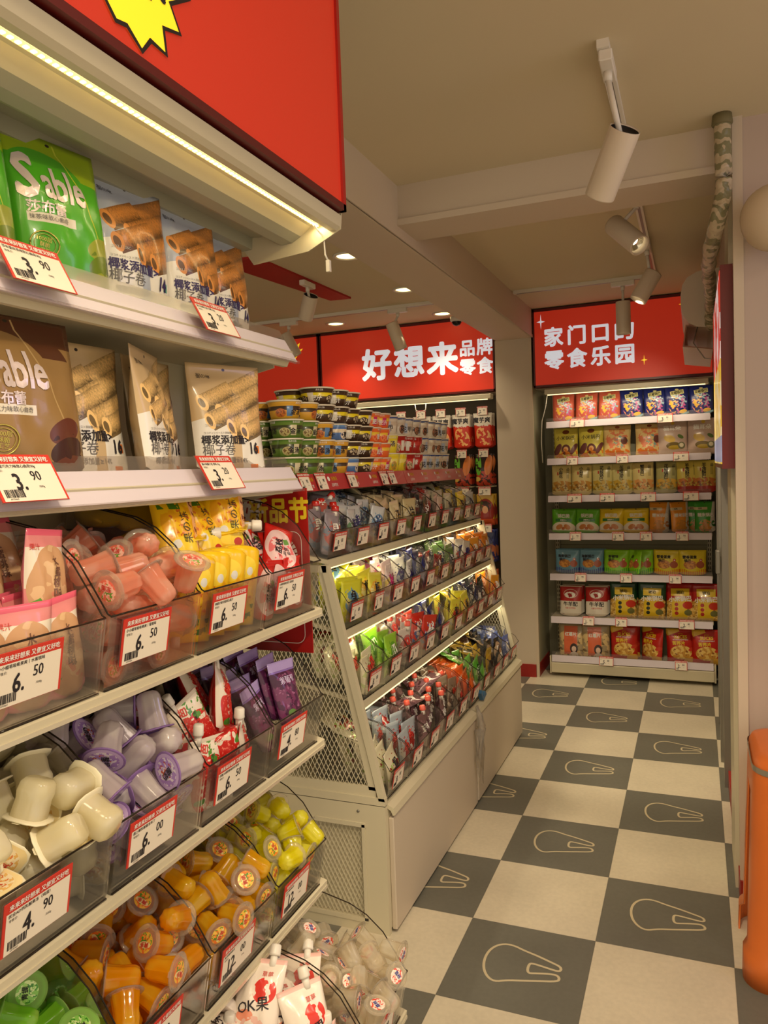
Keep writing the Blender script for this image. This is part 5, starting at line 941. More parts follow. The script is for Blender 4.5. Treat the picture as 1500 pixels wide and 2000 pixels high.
for k in range(0, 9, 2): a = k * .7; b.tube([(-.962, 3.41 + .004 * k, .47 - .0 * k), (-.945 - .004 * math.sin(a), 3.415 + .03 * math.sin(a * 1.7), .43 - .01 * k), (-.94 + .006 * math.cos(a * 2), 3.40 + .045 * math.sin(a), .37), (-.948, 3.40 + .06 * math.sin(a * 1.3), .24 + .02 * math.sin(k)), (-.95, 3.41 + .05 * math.cos(a), .12 + .03 * math.cos(k * 2))], [.004, .014, .018, .012, .003], clear('thin_film_bag', (252, 250, 246), .1, rough=.2, gloss=.35), 7)
tag(b.build('plastic_bag'), 'crumpled see-through plastic bag hanging at the joint of the island cabinets', 'plastic bag')
b = MB(); b.prism([(3.52, .50), (3.56, .455), (3.62, .47), (3.60, .49), (3.56, .475), (3.54, .51)], -.985, -.965, mat('blue_plastic', (40, 96, 140), .4), axis='x'); tag(b.build('plastic_clip'), 'small blue plastic clip on the island cabinet edge above the plastic bag', 'clip')
# ------------------------------------------------------------------ island bins: four rows of ten
def gen_art(nm, c1, c2, c3, seed, metal=.15):
    rn = random.Random(seed); L_ = [('e', rn.uniform(-.1, .1), rn.uniform(.35, .55), rn.uniform(.22, .32), rn.uniform(.2, .3), rn.uniform(0, 60), c2),
        ('b', 0, .4, .4, .35, 0, c3, rn.uniform(4, 9), .54), ('b', rn.uniform(-.1, .1), .6, .34, .25, 0, c2, rn.uniform(7, 14), .6), ('r', 0, .95, .6, .05, 0, c1), ('r', 0, .04, .6, .04, 0, c1)]
    return art(nm, c1, L_, rough=.22, metal=metal, coat=.3)
KIND = {  # colour of film, two print colours, text, text colour, size w,h,t, spout (x, cap colour) or None, wording
 'redcap': ((150, 140, 150), (190, 90, 80), (120, 130, 150), '果', PW, (.10, .15, .045), (.25, (190, 24, 16), .014), 'grey pink pouch with big red cap'),
 'silver': ((196, 200, 204), (120, 140, 160), (90, 150, 100), '能', NAVY, (.10, .15, .03), None, 'silver foil drink pouch'),
 'silverb': ((206, 210, 214), (110, 150, 190), (230, 230, 230), '冰', NAVY, (.10, .15, .03), None, 'silver and pale blue foil pouch'),
 'goldclear': ((206, 192, 150), (170, 140, 80), (232, 226, 200), '干', TXT, (.12, .16, .035), None, 'clear bag of golden dried snacks'),
 'goldclear2': ((200, 186, 140), (160, 130, 70), (226, 220, 190), '片', TXT, (.12, .16, .035), None, 'clear bag of pale golden crisps'),
 'black': ((30, 26, 28), (150, 40, 30), (80, 70, 60), '卤', PW, (.10, .16, .03), None, 'glossy black snack packet'),
 'pinkwhite': ((214, 190, 180), (190, 90, 80), (240, 230, 220), '豆', PR, (.10, .15, .03), None, 'pinkish white snack packet'),
 'whiteclear': ((206, 206, 184), (150, 160, 120), (236, 232, 214), '笋', TXT, (.10, .15, .03), None, 'cloudy clear snack packet'),
 'yellow': ((226, 208, 50), (180, 140, 40), (240, 232, 150), '芒', TXT, (.10, .15, .03), None, 'yellow snack packet'),
 'greyclear': ((170, 176, 176), (120, 130, 140), (220, 224, 220), '梅', NAVY, (.10, .15, .03), None, 'grey see-through snack packet'),
 'yelblue': ((214, 214, 50), (110, 160, 190), (232, 226, 130), '鱼', TXT, (.14, .15, .03), None, 'wide yellow bag with pale blue band'),
 'yelorange': ((226, 218, 70), (236, 180, 60), (240, 236, 160), '虾', TXT, (.12, .15, .03), None, 'lemon yellow bag with orange print'),
 'pinkspot': ((236, 216, 212), (186, 40, 110), (236, 214, 110), '乳', mat('magenta_print', (186, 30, 110), .5), (.10, .16, .04), None, 'white pouch with magenta spots'),
 'bluewhite': ((236, 234, 226), (40, 50, 130), (180, 190, 200), '奶', NAVY, (.11, .15, .03), None, 'white packet with dark blue edges'),
 'navy': ((34, 40, 110), (232, 228, 214), (120, 130, 170), '酥', PW, (.11, .16, .03), None, 'dark blue and white packet'),
 'redsmall': ((150, 30, 24), (96, 20, 18), (220, 190, 160), '辣', PW, (.08, .11, .02), None, 'small dark red packet'),
 'greenblue': ((90, 130, 60), (30, 50, 120), (220, 220, 200), '豆', PW, (.10, .14, .03), None, 'green and dark blue packet'),
 'blueline': ((220, 214, 206), (40, 60, 150), (190, 70, 60), '鸭', NAVY, (.11, .15, .03), None, 'white packet with blue border and red print'),
 'orange': ((236, 160, 40), (220, 100, 30), (246, 210, 110), '橙', PW, (.12, .15, .03), None, 'orange yellow snack packet'),
 'orangedk': ((220, 130, 30), (180, 70, 20), (240, 190, 80), '果', PW, (.12, .15, .03), None, 'deep orange snack packet'),
 'creamlogo': ((226, 220, 186), (150, 60, 50), (190, 204, 140), '椰', PR, (.10, .13, .05), None, 'plump cream pouch with small red print'),
 'lime': ((150, 206, 50), (100, 170, 40), (206, 232, 140), '瓜', PW, (.12, .16, .035), None, 'bright lime green bag'),
 'pinkcap': ((206, 196, 186), (180, 110, 110), (226, 220, 210), '吸', PR, (.085, .15, .04), (.2, (232, 90, 76), .012), 'see-through drink pouch with a coral cap'),
 'redblue': ((200, 50, 34), (236, 232, 226), (60, 100, 170), '鲜', PW, (.11, .15, .03), None, 'red and white packet with blue print'),
 'yelflower': ((226, 216, 60), (200, 70, 50), (150, 170, 60), '莓', TXT, (.11, .15, .03), None, 'yellow packet printed with red flowers'),
 'darkblue': ((24, 30, 70), (200, 190, 170), (90, 90, 120), '黑', PW, (.11, .15, .03), None, 'very dark blue packet with white print'),
 'creamdot': ((214, 206, 176), (150, 60, 50), (170, 190, 110), '奶', TXT, (.11, .14, .05), None, 'plump cream pouch with dotted print'),
 'silverred': ((176, 186, 196), (176, 30, 24), (220, 220, 214), '条', PR, (.10, .15, .03), None, 'silver packet with a red band'),
 'brownpink': ((120, 86, 90), (150, 110, 120), (90, 60, 66), '蓝莓', PW, (.085, .15, .04), (.2, (232, 96, 76), .012), 'brownish purple pouch with coral cap'),
 'brownclear': ((150, 130, 110), (96, 66, 50), (220, 200, 180), '香酥', PR, (.11, .15, .035), None, 'clear packet of brown snacks with red print'),
 'orangeflat': ((226, 100, 30), (246, 170, 90), (200, 70, 20), '辣条', PW, (.14, .14, .03), None, 'flat bright orange bag'),
 'greenpk': ((110, 180, 70), (40, 90, 40), (200, 220, 150), '瓜子', PW, (.12, .15, .03), None, 'green snack bag'),
 'goldblack': ((196, 160, 40), (60, 36, 24), (90, 60, 40), '巧', TXT, (.10, .14, .03), None, 'gold and dark brown sweet packet'),
 'blackdot': ((24, 20, 20), (190, 160, 130), (60, 50, 46), '黑糖', PW, (.10, .15, .03), None, 'black packet with beige dots'),
 'bluepk': ((90, 110, 180), (200, 206, 226), (60, 80, 150), '海', PW, (.10, .15, .03), None, 'light blue crinkled packet')}
ROWS = [['redcap', 'silver', 'silverb', 'goldclear', 'goldclear2', 'black', 'pinkwhite', 'whiteclear', 'yellow', 'greyclear'],
        ['yelblue', 'yelorange', 'pinkspot', 'bluewhite', 'navy', 'redsmall', 'greenblue', 'blueline', 'orange', 'orangedk'],
        ['creamlogo', 'lime', 'pinkcap', 'redblue', 'navy', 'yelflower', 'yelorange', 'darkblue', 'black', 'orange'],
        ['creamdot', 'silverred', 'brownpink', 'brownpink', 'brownclear', 'orangeflat', 'greenpk', 'goldblack', 'blackdot', 'bluepk']]
IPR = [['9.80', '6.80', '6.80', '15.80', '15.80', '6.80', '9.80', '6.80', '5.80', '6.80'], ['1.80', '1.90', '1.80', '8.80', '1.80', '9.80', '1.80', '1.80', '6.80', '6.80'],
       ['8.80', '8.80', '8.80', '6.80', '1.80', '9.80', '1.80', '1.80', '6.80', '6.80'], ['8.80', '6.80', '8.80', '8.80', '6.80', '9.80', '1.80', '9.80', '6.80', '6.80']]
ORD = ['nearest', 'second', 'third', 'fourth', 'fifth', 'sixth', 'seventh', 'eighth', 'ninth', 'farthest']
RNM = ['top', 'second', 'third', 'lowest']
KP = {}
def kproto(k):
    if k not in KP:
        c1, c2, c3, tx, tm, (w_, h_, t_), sp, wd = KIND[k]
        KP[k] = Proto(pack('snack_packet' if not sp else 'drink_pouch', w_, h_, t_, gen_art('island_art_' + k, c1, c2, c3, len(KP) + 3), foil('island_foil_' + k, tuple(v * .9 for v in c1)), [(tx, .3 if len(tx) == 1 else .2, tm, 0, .62, dict(bold=.03))], seed=len(KP), nx=8, nz=10,
            spout=(sp[0], mat('cap_' + k, sp[1], .25, coat=.4), sp[2]) if sp else None, gus=.5, bot=.06 if not sp and t_ < .04 else 0, wr=.0026))
    return KP[k]
BW = MB  # island bins reuse the same tub at its own size
IB = Proto(make_bin(.198, .28, .098, .17))
for r in range(4):
    x, z = MT[r]
    for k in range(10):
        yc = Y0_ + .03 + .1015 + k * .2035 + (.012 if k >= 5 else 0)
        M_ = Matrix.Translation((x, yc, z + .002)) @ Matrix.Rotation(RZ, 4, 'Z') @ Matrix.Rotation(TILT, 4, 'X'); e = M_.to_euler()
        kd = ROWS[r][k]; K_ = KIND[kd]
        IB.get(M_.translation, e, 'clear acrylic bin, %s from the near end of the island\'s %s row' % (ORD[k], RNM[r]), 'bin')
        L_ = M_ @ Matrix.Translation((-.02, -.0035, .09)); price_tag(IPR[r][k], L_.translation, e, 'price tag on the %s bin from the near end, island\'s %s row' % (ORD[k], RNM[r]), w=.1)
        rn = random.Random(r * 10 + k); w_, h_, t_ = K_[5]; n = 6 if w_ > .1 else 7
        P_ = kproto(kd); grp = '%s packets in one bin of the island\'s %s row, %s from the near end' % (kd, RNM[r], ORD[k])
        grp = 'packets in the %s bin of the island\'s %s row' % (ORD[k], RNM[r]); lb = '%s, island %s row, %s bin' % (K_[7], RNM[r], ORD[k])
        for j in range(n):   # leaning files, one behind the other
            if w_ <= .1 and j % 2: px = .048
            elif w_ <= .1: px = -.046
            else: px = rn.uniform(-.02, .02)
            m4 = M_ @ Matrix.Translation((px, .022 + j * (.19 / n), .004 + j * .003)) @ Euler((R(-10 - j * 2 + rn.uniform(-5, 5)), R(rn.uniform(-8, 8)), R(rn.uniform(-16, 16)))).to_matrix().to_4x4()
            P_.get(m4.translation, m4.to_euler(), lb + ', %s from front' % ORD[j].replace('nearest', 'first'), 'drink pouch' if K_[6] else 'snack packet', grp)
        for j in range(2):   # a couple thrown on top
            m4 = M_ @ Matrix.Translation((rn.uniform(-.03, .03), .13 + j * .06, .10 + j * .02)) @ Euler((R(-68 + rn.uniform(-14, 14)), R(rn.uniform(-14, 14)), R(rn.uniform(-60, 60) + (-70 if K_[6] else 0)))).to_matrix().to_4x4()
            P_.get(m4.translation, m4.to_euler(), lb + ', on top%s' % (' behind' if j else ''), 'drink pouch' if K_[6] else 'snack packet', grp)

# ------------------------------------------------------------------ instant noodle cups stacked on the island's top shelf
def noodle(nm, R_, r_, h_, base, band, lay, txt, tm):
    per = 6.2832 * .8 / 3
    a = art(nm, base, [('r', 0, .62, 9, .12, 0, band), ('e', 0, .34, .3, .26, 0, lay[0]), ('b', 0, .34, .26, .2, 0, lay[1], 7, .5), ('r', .5, .45, .17, .3, 0, lay[2]), ('r', 0, .96, 9, .05, 0, lay[3])], rough=.3, wrap=per)
    b = MB(); b.lathe([(r_ * .9, 0), (r_, .002), (R_ * .985, h_ - .006)], a, 26, uvw=.8); b.lathe([(R_ * .985, h_ - .006), (R_ * 1.04, h_ - .005), (R_ * 1.045, h_ - .001), (R_ * 1.02, h_)], mat('noodle_rim', (226, 216, 196), .35), 26, cap=False)
    def F(x, y): rr_ = r_ + (R_ * .985 - r_) * y / h_ + .0012; a_ = -math.pi / 4 + x / rr_; return (rr_ * math.cos(a_), rr_ * math.sin(a_), y)
    for q in (-1.57, 0, 1.57):
        for i, s_ in enumerate(txt): b.text(s_, h_ * .34, tm, x=q * R_ + (i - (len(txt) - 1) / 2) * h_ * .36, y=h_ * (.36 if len(txt) > 1 else .5), fn=F, bold=.03)
        b.text('香浓拉面', h_ * .12, PW, x=q * R_, y=h_ * .83, fn=F)
    o = b.build('noodle_cup'); b = MB(); b.lathe([(R_ * 1.02, h_), (R_ * .95, h_ + .0012), (.001, h_ + .0015)], mat(nm + '_lid', lay[4], .3, metal=.1), 24, cap=False); b.build('lid', o); return Proto(o)
NC = {
 'green': (noodle('noodle_green', .062, .05, .066, (98, 128, 50), (60, 66, 36), ((190, 176, 120), (120, 90, 50), (206, 196, 160), (80, 120, 40), (120, 140, 70)), '金汤', TXT), 'green instant noodle bowl'),
 'amber': (noodle('noodle_amber', .062, .05, .066, (214, 160, 50), (66, 50, 36), ((200, 110, 50), (140, 80, 40), (90, 130, 180), (224, 170, 60), (220, 180, 100)), '金汤', TXT), 'amber instant noodle bowl'),
 'blue': (noodle('noodle_blue', .056, .046, .066, (84, 120, 180), (226, 210, 180), ((236, 220, 200), (60, 60, 90), (226, 214, 180), (120, 160, 206), (150, 180, 210)), '肥牛', TXT), 'blue and cream instant noodle bowl'),
 'brown': (noodle('noodle_brown', .068, .05, .066, (70, 48, 34), (232, 210, 30), ((60, 40, 30), (206, 190, 160), (222, 212, 190), (60, 42, 30), (90, 70, 50)), '肥汁', PW), 'brown instant noodle bowl with a yellow band'),
 'orange': (noodle('noodle_orange', .058, .044, .066, (236, 110, 50), (240, 200, 60), ((240, 150, 90), (220, 70, 50), (206, 50, 110), (236, 120, 60), (240, 160, 110)), '肥汁', PW), 'orange and pink instant noodle bowl with a yellow band'),
 'yellow': (noodle('noodle_yellow', .05, .038, .088, (236, 214, 50), (240, 226, 120), ((206, 150, 60), (120, 150, 60), (236, 216, 60), (240, 222, 70), (230, 220, 140)), '汤', NAVY), 'tall yellow instant noodle cup'),
 'red': (noodle('noodle_red', .052, .04, .088, (176, 30, 26), (200, 60, 50), ((220, 180, 150), (100, 110, 50), (230, 226, 214), (170, 30, 26), (214, 190, 170)), '辣', PW), 'tall red instant noodle cup'),
 'white': (noodle('noodle_white', .05, .04, .088, (222, 212, 196), (206, 190, 170), ((110, 80, 60), (190, 120, 90), (176, 190, 214), (70, 90, 150), (224, 216, 200)), '花甲', TXT), 'tall white instant noodle cup')}
zt = 1.579; cols = []
#  (y, x, [kinds from the bottom])
STK = [(2.44, ['green', 'green', 'green', 'amber']), (2.57, ['green', 'green', 'green', 'amber']), (2.70, ['green', 'amber', 'amber', 'brown', 'brown']), (2.83, ['amber', 'amber', 'blue', 'brown', 'brown']),
       (2.955, ['blue', 'brown', 'brown', 'brown', 'brown']), (3.08, ['brown', 'brown', 'brown', 'brown']), (3.20, ['orange', 'orange', 'orange', 'orange']), (3.315, ['orange', 'orange', 'orange', 'orange']),
       (3.44, ['yellow', 'yellow', 'white']), (3.55, ['yellow', 'red', 'white']), (3.665, ['red', 'red', 'white']), (3.78, ['red', 'red', 'white']), (3.895, ['white', 'white', 'white']), (4.01, ['white', 'white', 'white']), (4.125, ['white', 'white', 'white']), (4.24, ['white', 'white', 'white'])]
for i, (y, ks) in enumerate(STK):
    for row, dx in enumerate((0, -.125)):
        z = zt; dy = .0 if row == 0 else .02
        for j, k_ in enumerate(ks):
            if row and j < len(ks) - 2 and i not in (0, 15): z += .0885 if k_ in ('yellow', 'red', 'white') else .0675; continue
            pr_, lb = NC[k_]; rn = random.Random(i * 7 + j + row * 50)
            pr_.get((-1.365 + dx + rn.uniform(-.003, .003), y + dy + rn.uniform(-.003, .003), z), (0, 0, rn.uniform(0, 6.28) if k_ not in ('brown',) else rn.choice((0, 1.57, 3.14)) + rn.uniform(-.15, .15)),
                    '%s, noodle stack %s, %s' % (lb, ['one', 'two', 'three', 'four', 'five', 'six', 'seven', 'eight', 'nine', 'ten', 'eleven', 'twelve', 'thirteen', 'fourteen', 'fifteen', 'sixteen'][i], (['bottom', 'second level', 'third level', 'fourth level', 'top level'][j]) + (', behind' if row else '')), 'noodle cup', 'instant noodle cups on the island shelf')
            z += .0885 if k_ in ('yellow', 'red', 'white') else .0675

# ------------------------------------------------------------------ far snack rack (faces the viewer)
RX0, RX1, RY = -1.02, .105, 5.72
b = MB(); b.box((RX0, 6.09, .05), (RX1, 6.12, 2.14), mat('rack_back_panel', (176, 172, 140), .5))
for z in (.95,): b.box((RX0, 6.0895, z), (RX1, 6.0901, z + .003), DARK)
rack = tag(b.build('retail_shelf_unit'), 'seven level snack rack at the far end under the lit sign with two text rows', 'shelf unit')
for x in (RX0, RX1 - .03):
    b = MB(); b.box((x, 6.04, .05), (x + .03, 6.09, 2.12), STEEL)
    for k in range(60): b.box((x + .005, 6.0395, .12 + k * .033), (x + .010, 6.0405, .14 + k * .033), DARK); b.box((x + .018, 6.0395, .12 + k * .033), (x + .023, 6.0405, .14 + k * .033), DARK)
    b.build('upright', rack)
b = MB(); b.box((RX0 + .0, RY - .01, .03), (RX1, 6.09, .105), STEEL, bev=.004); b.box((RX0 - .012, RY + .01, .02), (RX0, RY + .04, .15), STEEL); b.box((RX1, RY + .01, .02), (RX1 + .012, RY + .04, .15), STEEL); b.build('base_plinth', rack)
b = MB(); b.box((-1.0, 5.60, 2.088), (.09, 5.66, 2.125), STEEL, bev=.004); b.build('light_bar', rack)
b = MB(); b.box((-.98, 5.605, 2.083), (.07, 5.625, 2.089), LEDS); b.build('led_strip', rack)
b = MB(); b.tube([(-.985, 5.63, 2.09), (-1.0, 5.63, 2.0), (-1.03, 5.64, 1.9), (-1.04, 5.65, 1.75), (-1.035, 5.66, 1.6)], .003, WHITE); b.build('wire', rack)
RZS = [1.857, 1.586, 1.310, 1.031, .729, .408, .115]
for i, z in enumerate(RZS):
    b = MB()
    if i < 6: b.box((RX0, RY + .03, z + .018), (RX1, 6.09, z + .034), STEEL); sh = b.build('shelf', rack)
    else: b.box((RX0, RY + .03, z + .0), (RX1, 6.09, z + .012), STEEL); sh = b.build('shelf', rack)
    b = MB(); b.prism([(RY - .0, z - .005), (RY + .016, z + .042), (RY + .022, z + .042), (RY + .006, z - .005)], RX0 + .005, RX1 - .005, RAIL, axis='x'); b.build('price_rail', sh)
    b = MB(); b.prism([(RY + .016, z + .042), (RY + .024, z + .068), (RY + .026, z + .068), (RY + .019, z + .042)], RX0 + .005, RX1 - .005, FLAP, axis='x'); b.build('rail_flap', sh)
def rbag(nm, base, layers, texts, w, h, t, back=None, **kw):
    w *= 1.09; h *= 1.16; t *= 1.15
    return Proto(pack('snack_bag', w, h, t, art(nm, base, layers, rough=.28), mat(nm + '_back', back or tuple(v * .8 for v in base), .3, coat=.3), texts, seed=len(nm), nx=10, nz=14, **kw))
YB = (232, 220, 110)
def flower(nm, base): return rbag(nm, base, [('b', .0, .38, .3, .34, 0, (190, 90, 150), 8, .5), ('b', -.12, .4, .16, .3, 0, (236, 186, 60), 8, .52), ('b', .08, .5, .24, .2, 0, (150, 190, 200), 10, .56), ('e', .18, .14, .13, .06, 10, (236, 190, 70)), ('r', .2, .02, .3, .06, 20, (150, 200, 220)), ('r', 0, .79, .22, .075, 8, (226, 222, 150)), ('e', .0, .9, .06, .03, 0, (220, 210, 140)), ('b', 0, .66, .22, .06, 0, (190, 210, 214), 14, .5)],
    [('花椒锅巴', .125, TXT, 0, .79, dict(rot=8, bold=.03, sx=.8))], .145, .178, .04, top=.06, gus=.7)
A_ = flower('pepper_crisp_red', (196, 92, 70)); B_ = flower('pepper_crisp_blue', (28, 38, 104))
C_ = rbag('millet_bag', (214, 200, 80), [('e', 0, .86, .11, .07, 0, (120, 60, 30)), ('e', .02, .28, .15, .17, 0, (96, 46, 36)), ('e', .02, .3, .08, .08, 0, (226, 176, 120)), ('b', 0, .16, .4, .16, 0, (206, 120, 40), 6, .5), ('e', -.25, .3, .1, .2, -30, (110, 60, 60)), ('e', .27, .3, .07, .2, -30, (110, 60, 60))], [('小米锅巴', .15, TXT, 0, .66, dict(bold=.02))], .165, .20, .045, bot=.05)
D_ = rbag('shrimp_bag', (226, 196, 130), [('b', 0, .5, .36, .3, 0, (226, 130, 90), 7, .48), ('b', .1, .45, .25, .2, 0, (130, 170, 160), 9, .55), ('b', 0, .15, .4, .12, 0, (226, 120, 40), 6, .45), ('e', .22, .5, .1, .12, 0, (110, 60, 50)), ('e', 0, .93, .07, .04, 0, (150, 70, 40))], [('糯米小锅酥', .1, ORP, 0, .82, dict(bold=.02))], .175, .20, .045, bot=.03)
E_ = rbag('cats_ear_bag', (206, 180, 166), [('e', -.1, .45, .16, .1, -20, (226, 190, 90)), ('e', 0, .25, .2, .1, 0, (110, 90, 30)), ('e', .02, .2, .17, .06, 0, (190, 160, 50)), ('e', .2, .5, .09, .05, -30, (90, 120, 60)), ('e', .22, .25, .1, .1, 0, (120, 120, 90)), ('e', .22, .26, .06, .06, 0, (230, 220, 190)), ('e', 0, .9, .05, .05, 0, (226, 190, 70))], [('猫耳朵', .16, PW, -.02, .75, dict(bold=.04))], .185, .215, .05, bot=.05)
def sq(nm, txt, low, foodc, base=(218, 200, 132)): return rbag(nm, base, [('r', 0, .75, .5, .3, 0, tuple(min(255, v * 1.05) for v in base)), ('b', 0, .32, .4, .16, 0, foodc, 7, .45), ('b', 0, .26, .4, .12, 0, tuple(v * .7 for v in foodc), 10, .55)] + ([('r', 0, .1, .5, .12, 0, low)] if low else []) + [('r', -.12, .72, .02, .05, 0, (190, 50, 40)), ('r', .2, .7, .04, .14, 0, tuple(v * .88 for v in base))],
    [(c_, .13, TXT, -.02, .86 - .115 * i, dict(bold=.03)) for i, c_ in enumerate(txt)] + [('品', .1, TXT, .2, .86, dict(bold=.02))], .135, .2, .035, top=.04, gus=.7)
F1 = sq('twist_bag', '小麻花', None, (206, 150, 60)); F2 = sq('pepper_rice_bag', '花椒锅巴', None, (206, 170, 60), (206, 196, 130)); F3 = sq('lobster_rice_bag', '蟹黄巴', None, (226, 160, 90)); F4 = sq('pepper_rice_bag_dark', '花椒锅巴', None, (226, 180, 70), (176, 170, 110)); F5 = sq('shell_bag', '羊角酥巴', (186, 50, 36), (214, 130, 60), (214, 196, 90))
def crispy(nm, base): return rbag(nm, base, [('e', 0, .22, .5, .26, 0, (236, 226, 206)), ('r', 0, .05, .6, .06, 0, base), ('e', -.17, .26, .15, .1, 25, (206, 130, 60)), ('e', .16, .26, .15, .1, -25, (206, 130, 60)), ('e', 0, .2, .07, .06, 0, (190, 100, 40)), ('r', 0, .54, .34, .06, 0, (40, 120, 50)), ('e', .0, .97, .03, .02, 0, (60, 60, 40))], [('锅巴脆', .17, PW, 0, .72, dict(bold=.04)), ('紫薯夹心', .07, PW, 0, .54, dict(bold=.03))], .165, .155, .04, gus=.8, top=.12)
G1 = crispy('crispy_green', (96, 176, 36)); G2 = crispy('crispy_yellow', (232, 200, 30))
def tall(nm, base, spoon): return rbag(nm, base, [('r', .27, .5, .1, .55, -8, (206, 200, 190)), ('r', -.12, .78, .2, .045, 0, (220, 200, 160)), ('b', 0, .22, .2, .2, 0, (206, 140, 50), 6, .42), ('b', .27, .3, .08, .1, 0, spoon, 8, .45), ('e', .0, .96, .02, .013, 0, (60, 40, 30))], [('糯米锅巴', .13, PW, .02, .57, dict(bold=.04, sx=.95)), ('福帆', .06, TXT, -.14, .78, dict(bold=.02))], .125, .19, .035, gus=.7, top=.1)
H1 = tall('rice_orange', (232, 150, 40), (176, 110, 60)); H2 = tall('rice_green', (64, 160, 50), (40, 110, 40))
def round_(nm, base, ink, stripe, c3): return rbag(nm, base, [('r', x * .08, .1, .02, .16, 0, stripe) for x in range(-6, 7)] + [('e', 0, .58, .52, .42, 0, base), ('e', -.1, .42, .25, .17, 0, (190, 120, 60)), ('b', -.1, .42, .24, .16, 0, (226, 160, 70), 9, .5), ('e', .28, .42, .15, .14, 0, (176, 90, 60)), ('e', .3, .6, .06, .06, 0, c3), ('e', .3, .6, .03, .03, 0, (240, 230, 220))], [(ink, .135, TXT, -.12, .72, dict(bold=.04)), ('锅巴', .13, TXT, -.2, .58, dict(bold=.04))] if len(ink) > 2 else [], .165, .155, .04, gus=.8, top=.1)
I1 = round_('seafood_blue', (110, 160, 186), '海鲜锅巴', (70, 80, 170), (190, 80, 60)); I2 = round_('scallion_green', (140, 206, 36), '鲜椒味', (60, 160, 40), (200, 60, 50)); I3 = round_('egg_yellow', (232, 210, 40), '蟹香蛋黄', (232, 130, 40), (200, 70, 50))
J1 = rbag('white_red_bag', (226, 218, 202), [('r', 0, .78, .5, .28, 0, (176, 34, 30)), ('r', 0, .985, .5, .02, 0, (230, 214, 196)), ('e', 0, .74, .23, .15, 0, (206, 176, 160)), ('e', 0, .74, .21, .13, 0, (160, 30, 26)), ('b', -.02, .7, .18, .1, 0, (236, 230, 220), 8, .48)], [('牛羊配', .16, TXT, 0, .4, dict(bold=.03)), ('内蒙古奶制品', .06, PR, 0, .27, dict()), ('65g', .05, TXT, -.24, .08, {})], .15, .195, .035, top=.05, gus=.7)
def wave(nm, base, dots): return rbag(nm, base, [('e', 0, .2, .52, .42, 0, (206, 160, 70)), ('b', 0, .2, .5, .4, 0, (232, 200, 120), 12, .5), ('b', 0, .2, .5, .4, 0, (150, 110, 50), 16, .58), ('r', -.02, .3, .2, .28, 0, (226, 190, 30)), ('r', .0, .75, .24, .1, 0, (230, 196, 40)), ('e', -.1, .42, .05, .05, 0, dots), ('e', -.1, .3, .05, .05, 0, dots), ('e', -.1, .18, .05, .05, 0, dots), ('e', .2, .4, .14, .1, 0, (196, 50, 30)), ('e', .2, .2, .1, .08, 0, (110, 110, 60))], [('小米锅巴', .15, PW, 0, .57, dict(bold=.045, rot=4)), ('琥珀', .1, TXT, 0, .75, dict(bold=.03))], .175, .225, .05, bot=.03)
K1 = wave('wave_green', (20, 66, 36), (30, 40, 24)); K2 = wave('wave_red', (176, 28, 24), (176, 30, 24))
L1 = rbag('potato_clear', (176, 158, 124), [('b', 0, .4, .5, .45, 0, (222, 196, 140), 5, .5), ('b', 0, .4, .5, .45, 0, (130, 110, 80), 7, .6), ('r', -.04, .52, .2, .42, 0, (226, 110, 70)), ('e', .06, .28, .12, .15, 0, (60, 50, 50)), ('e', .06, .26, .07, .09, 0, (236, 206, 186)), ('b', .06, .1, .12, .08, 0, (236, 226, 216), 6, .4)], [('红薯片', .12, PW, -.04, .7, dict(bold=.04))], .185, .215, .05, back=(176, 160, 130), bot=.03)
M1 = rbag('slices_red', (190, 34, 24), [('r', -.22, .95, .18, .1, 20, (236, 190, 60)), ('e', 0, .33, .3, .2, 0, (206, 150, 60)), ('b', 0, .33, .3, .2, 0, (236, 200, 110), 7, .48), ('b', 0, .3, .3, .18, 0, (150, 90, 40), 9, .6), ('e', .24, .1, .17, .1, 10, (226, 176, 70)), ('e', .3, .42, .1, .05, 20, (206, 60, 40))], [('SLICES', .125, mat('yellow_print', (236, 206, 40), .5), 0, .77, dict(bold=.045)), ('BITTER BUCKWHEAT', .045, PW, 0, .69, dict(bold=.03)), ('苦荞片', .12, mat('yellow_print', (236, 206, 40), .5), -.06, .59, dict(bold=.04)), ('恒旺', .07, mat('yellow_print', (236, 206, 40), .5), 0, .87, dict(bold=.03))], .175, .215, .055, bot=.02)
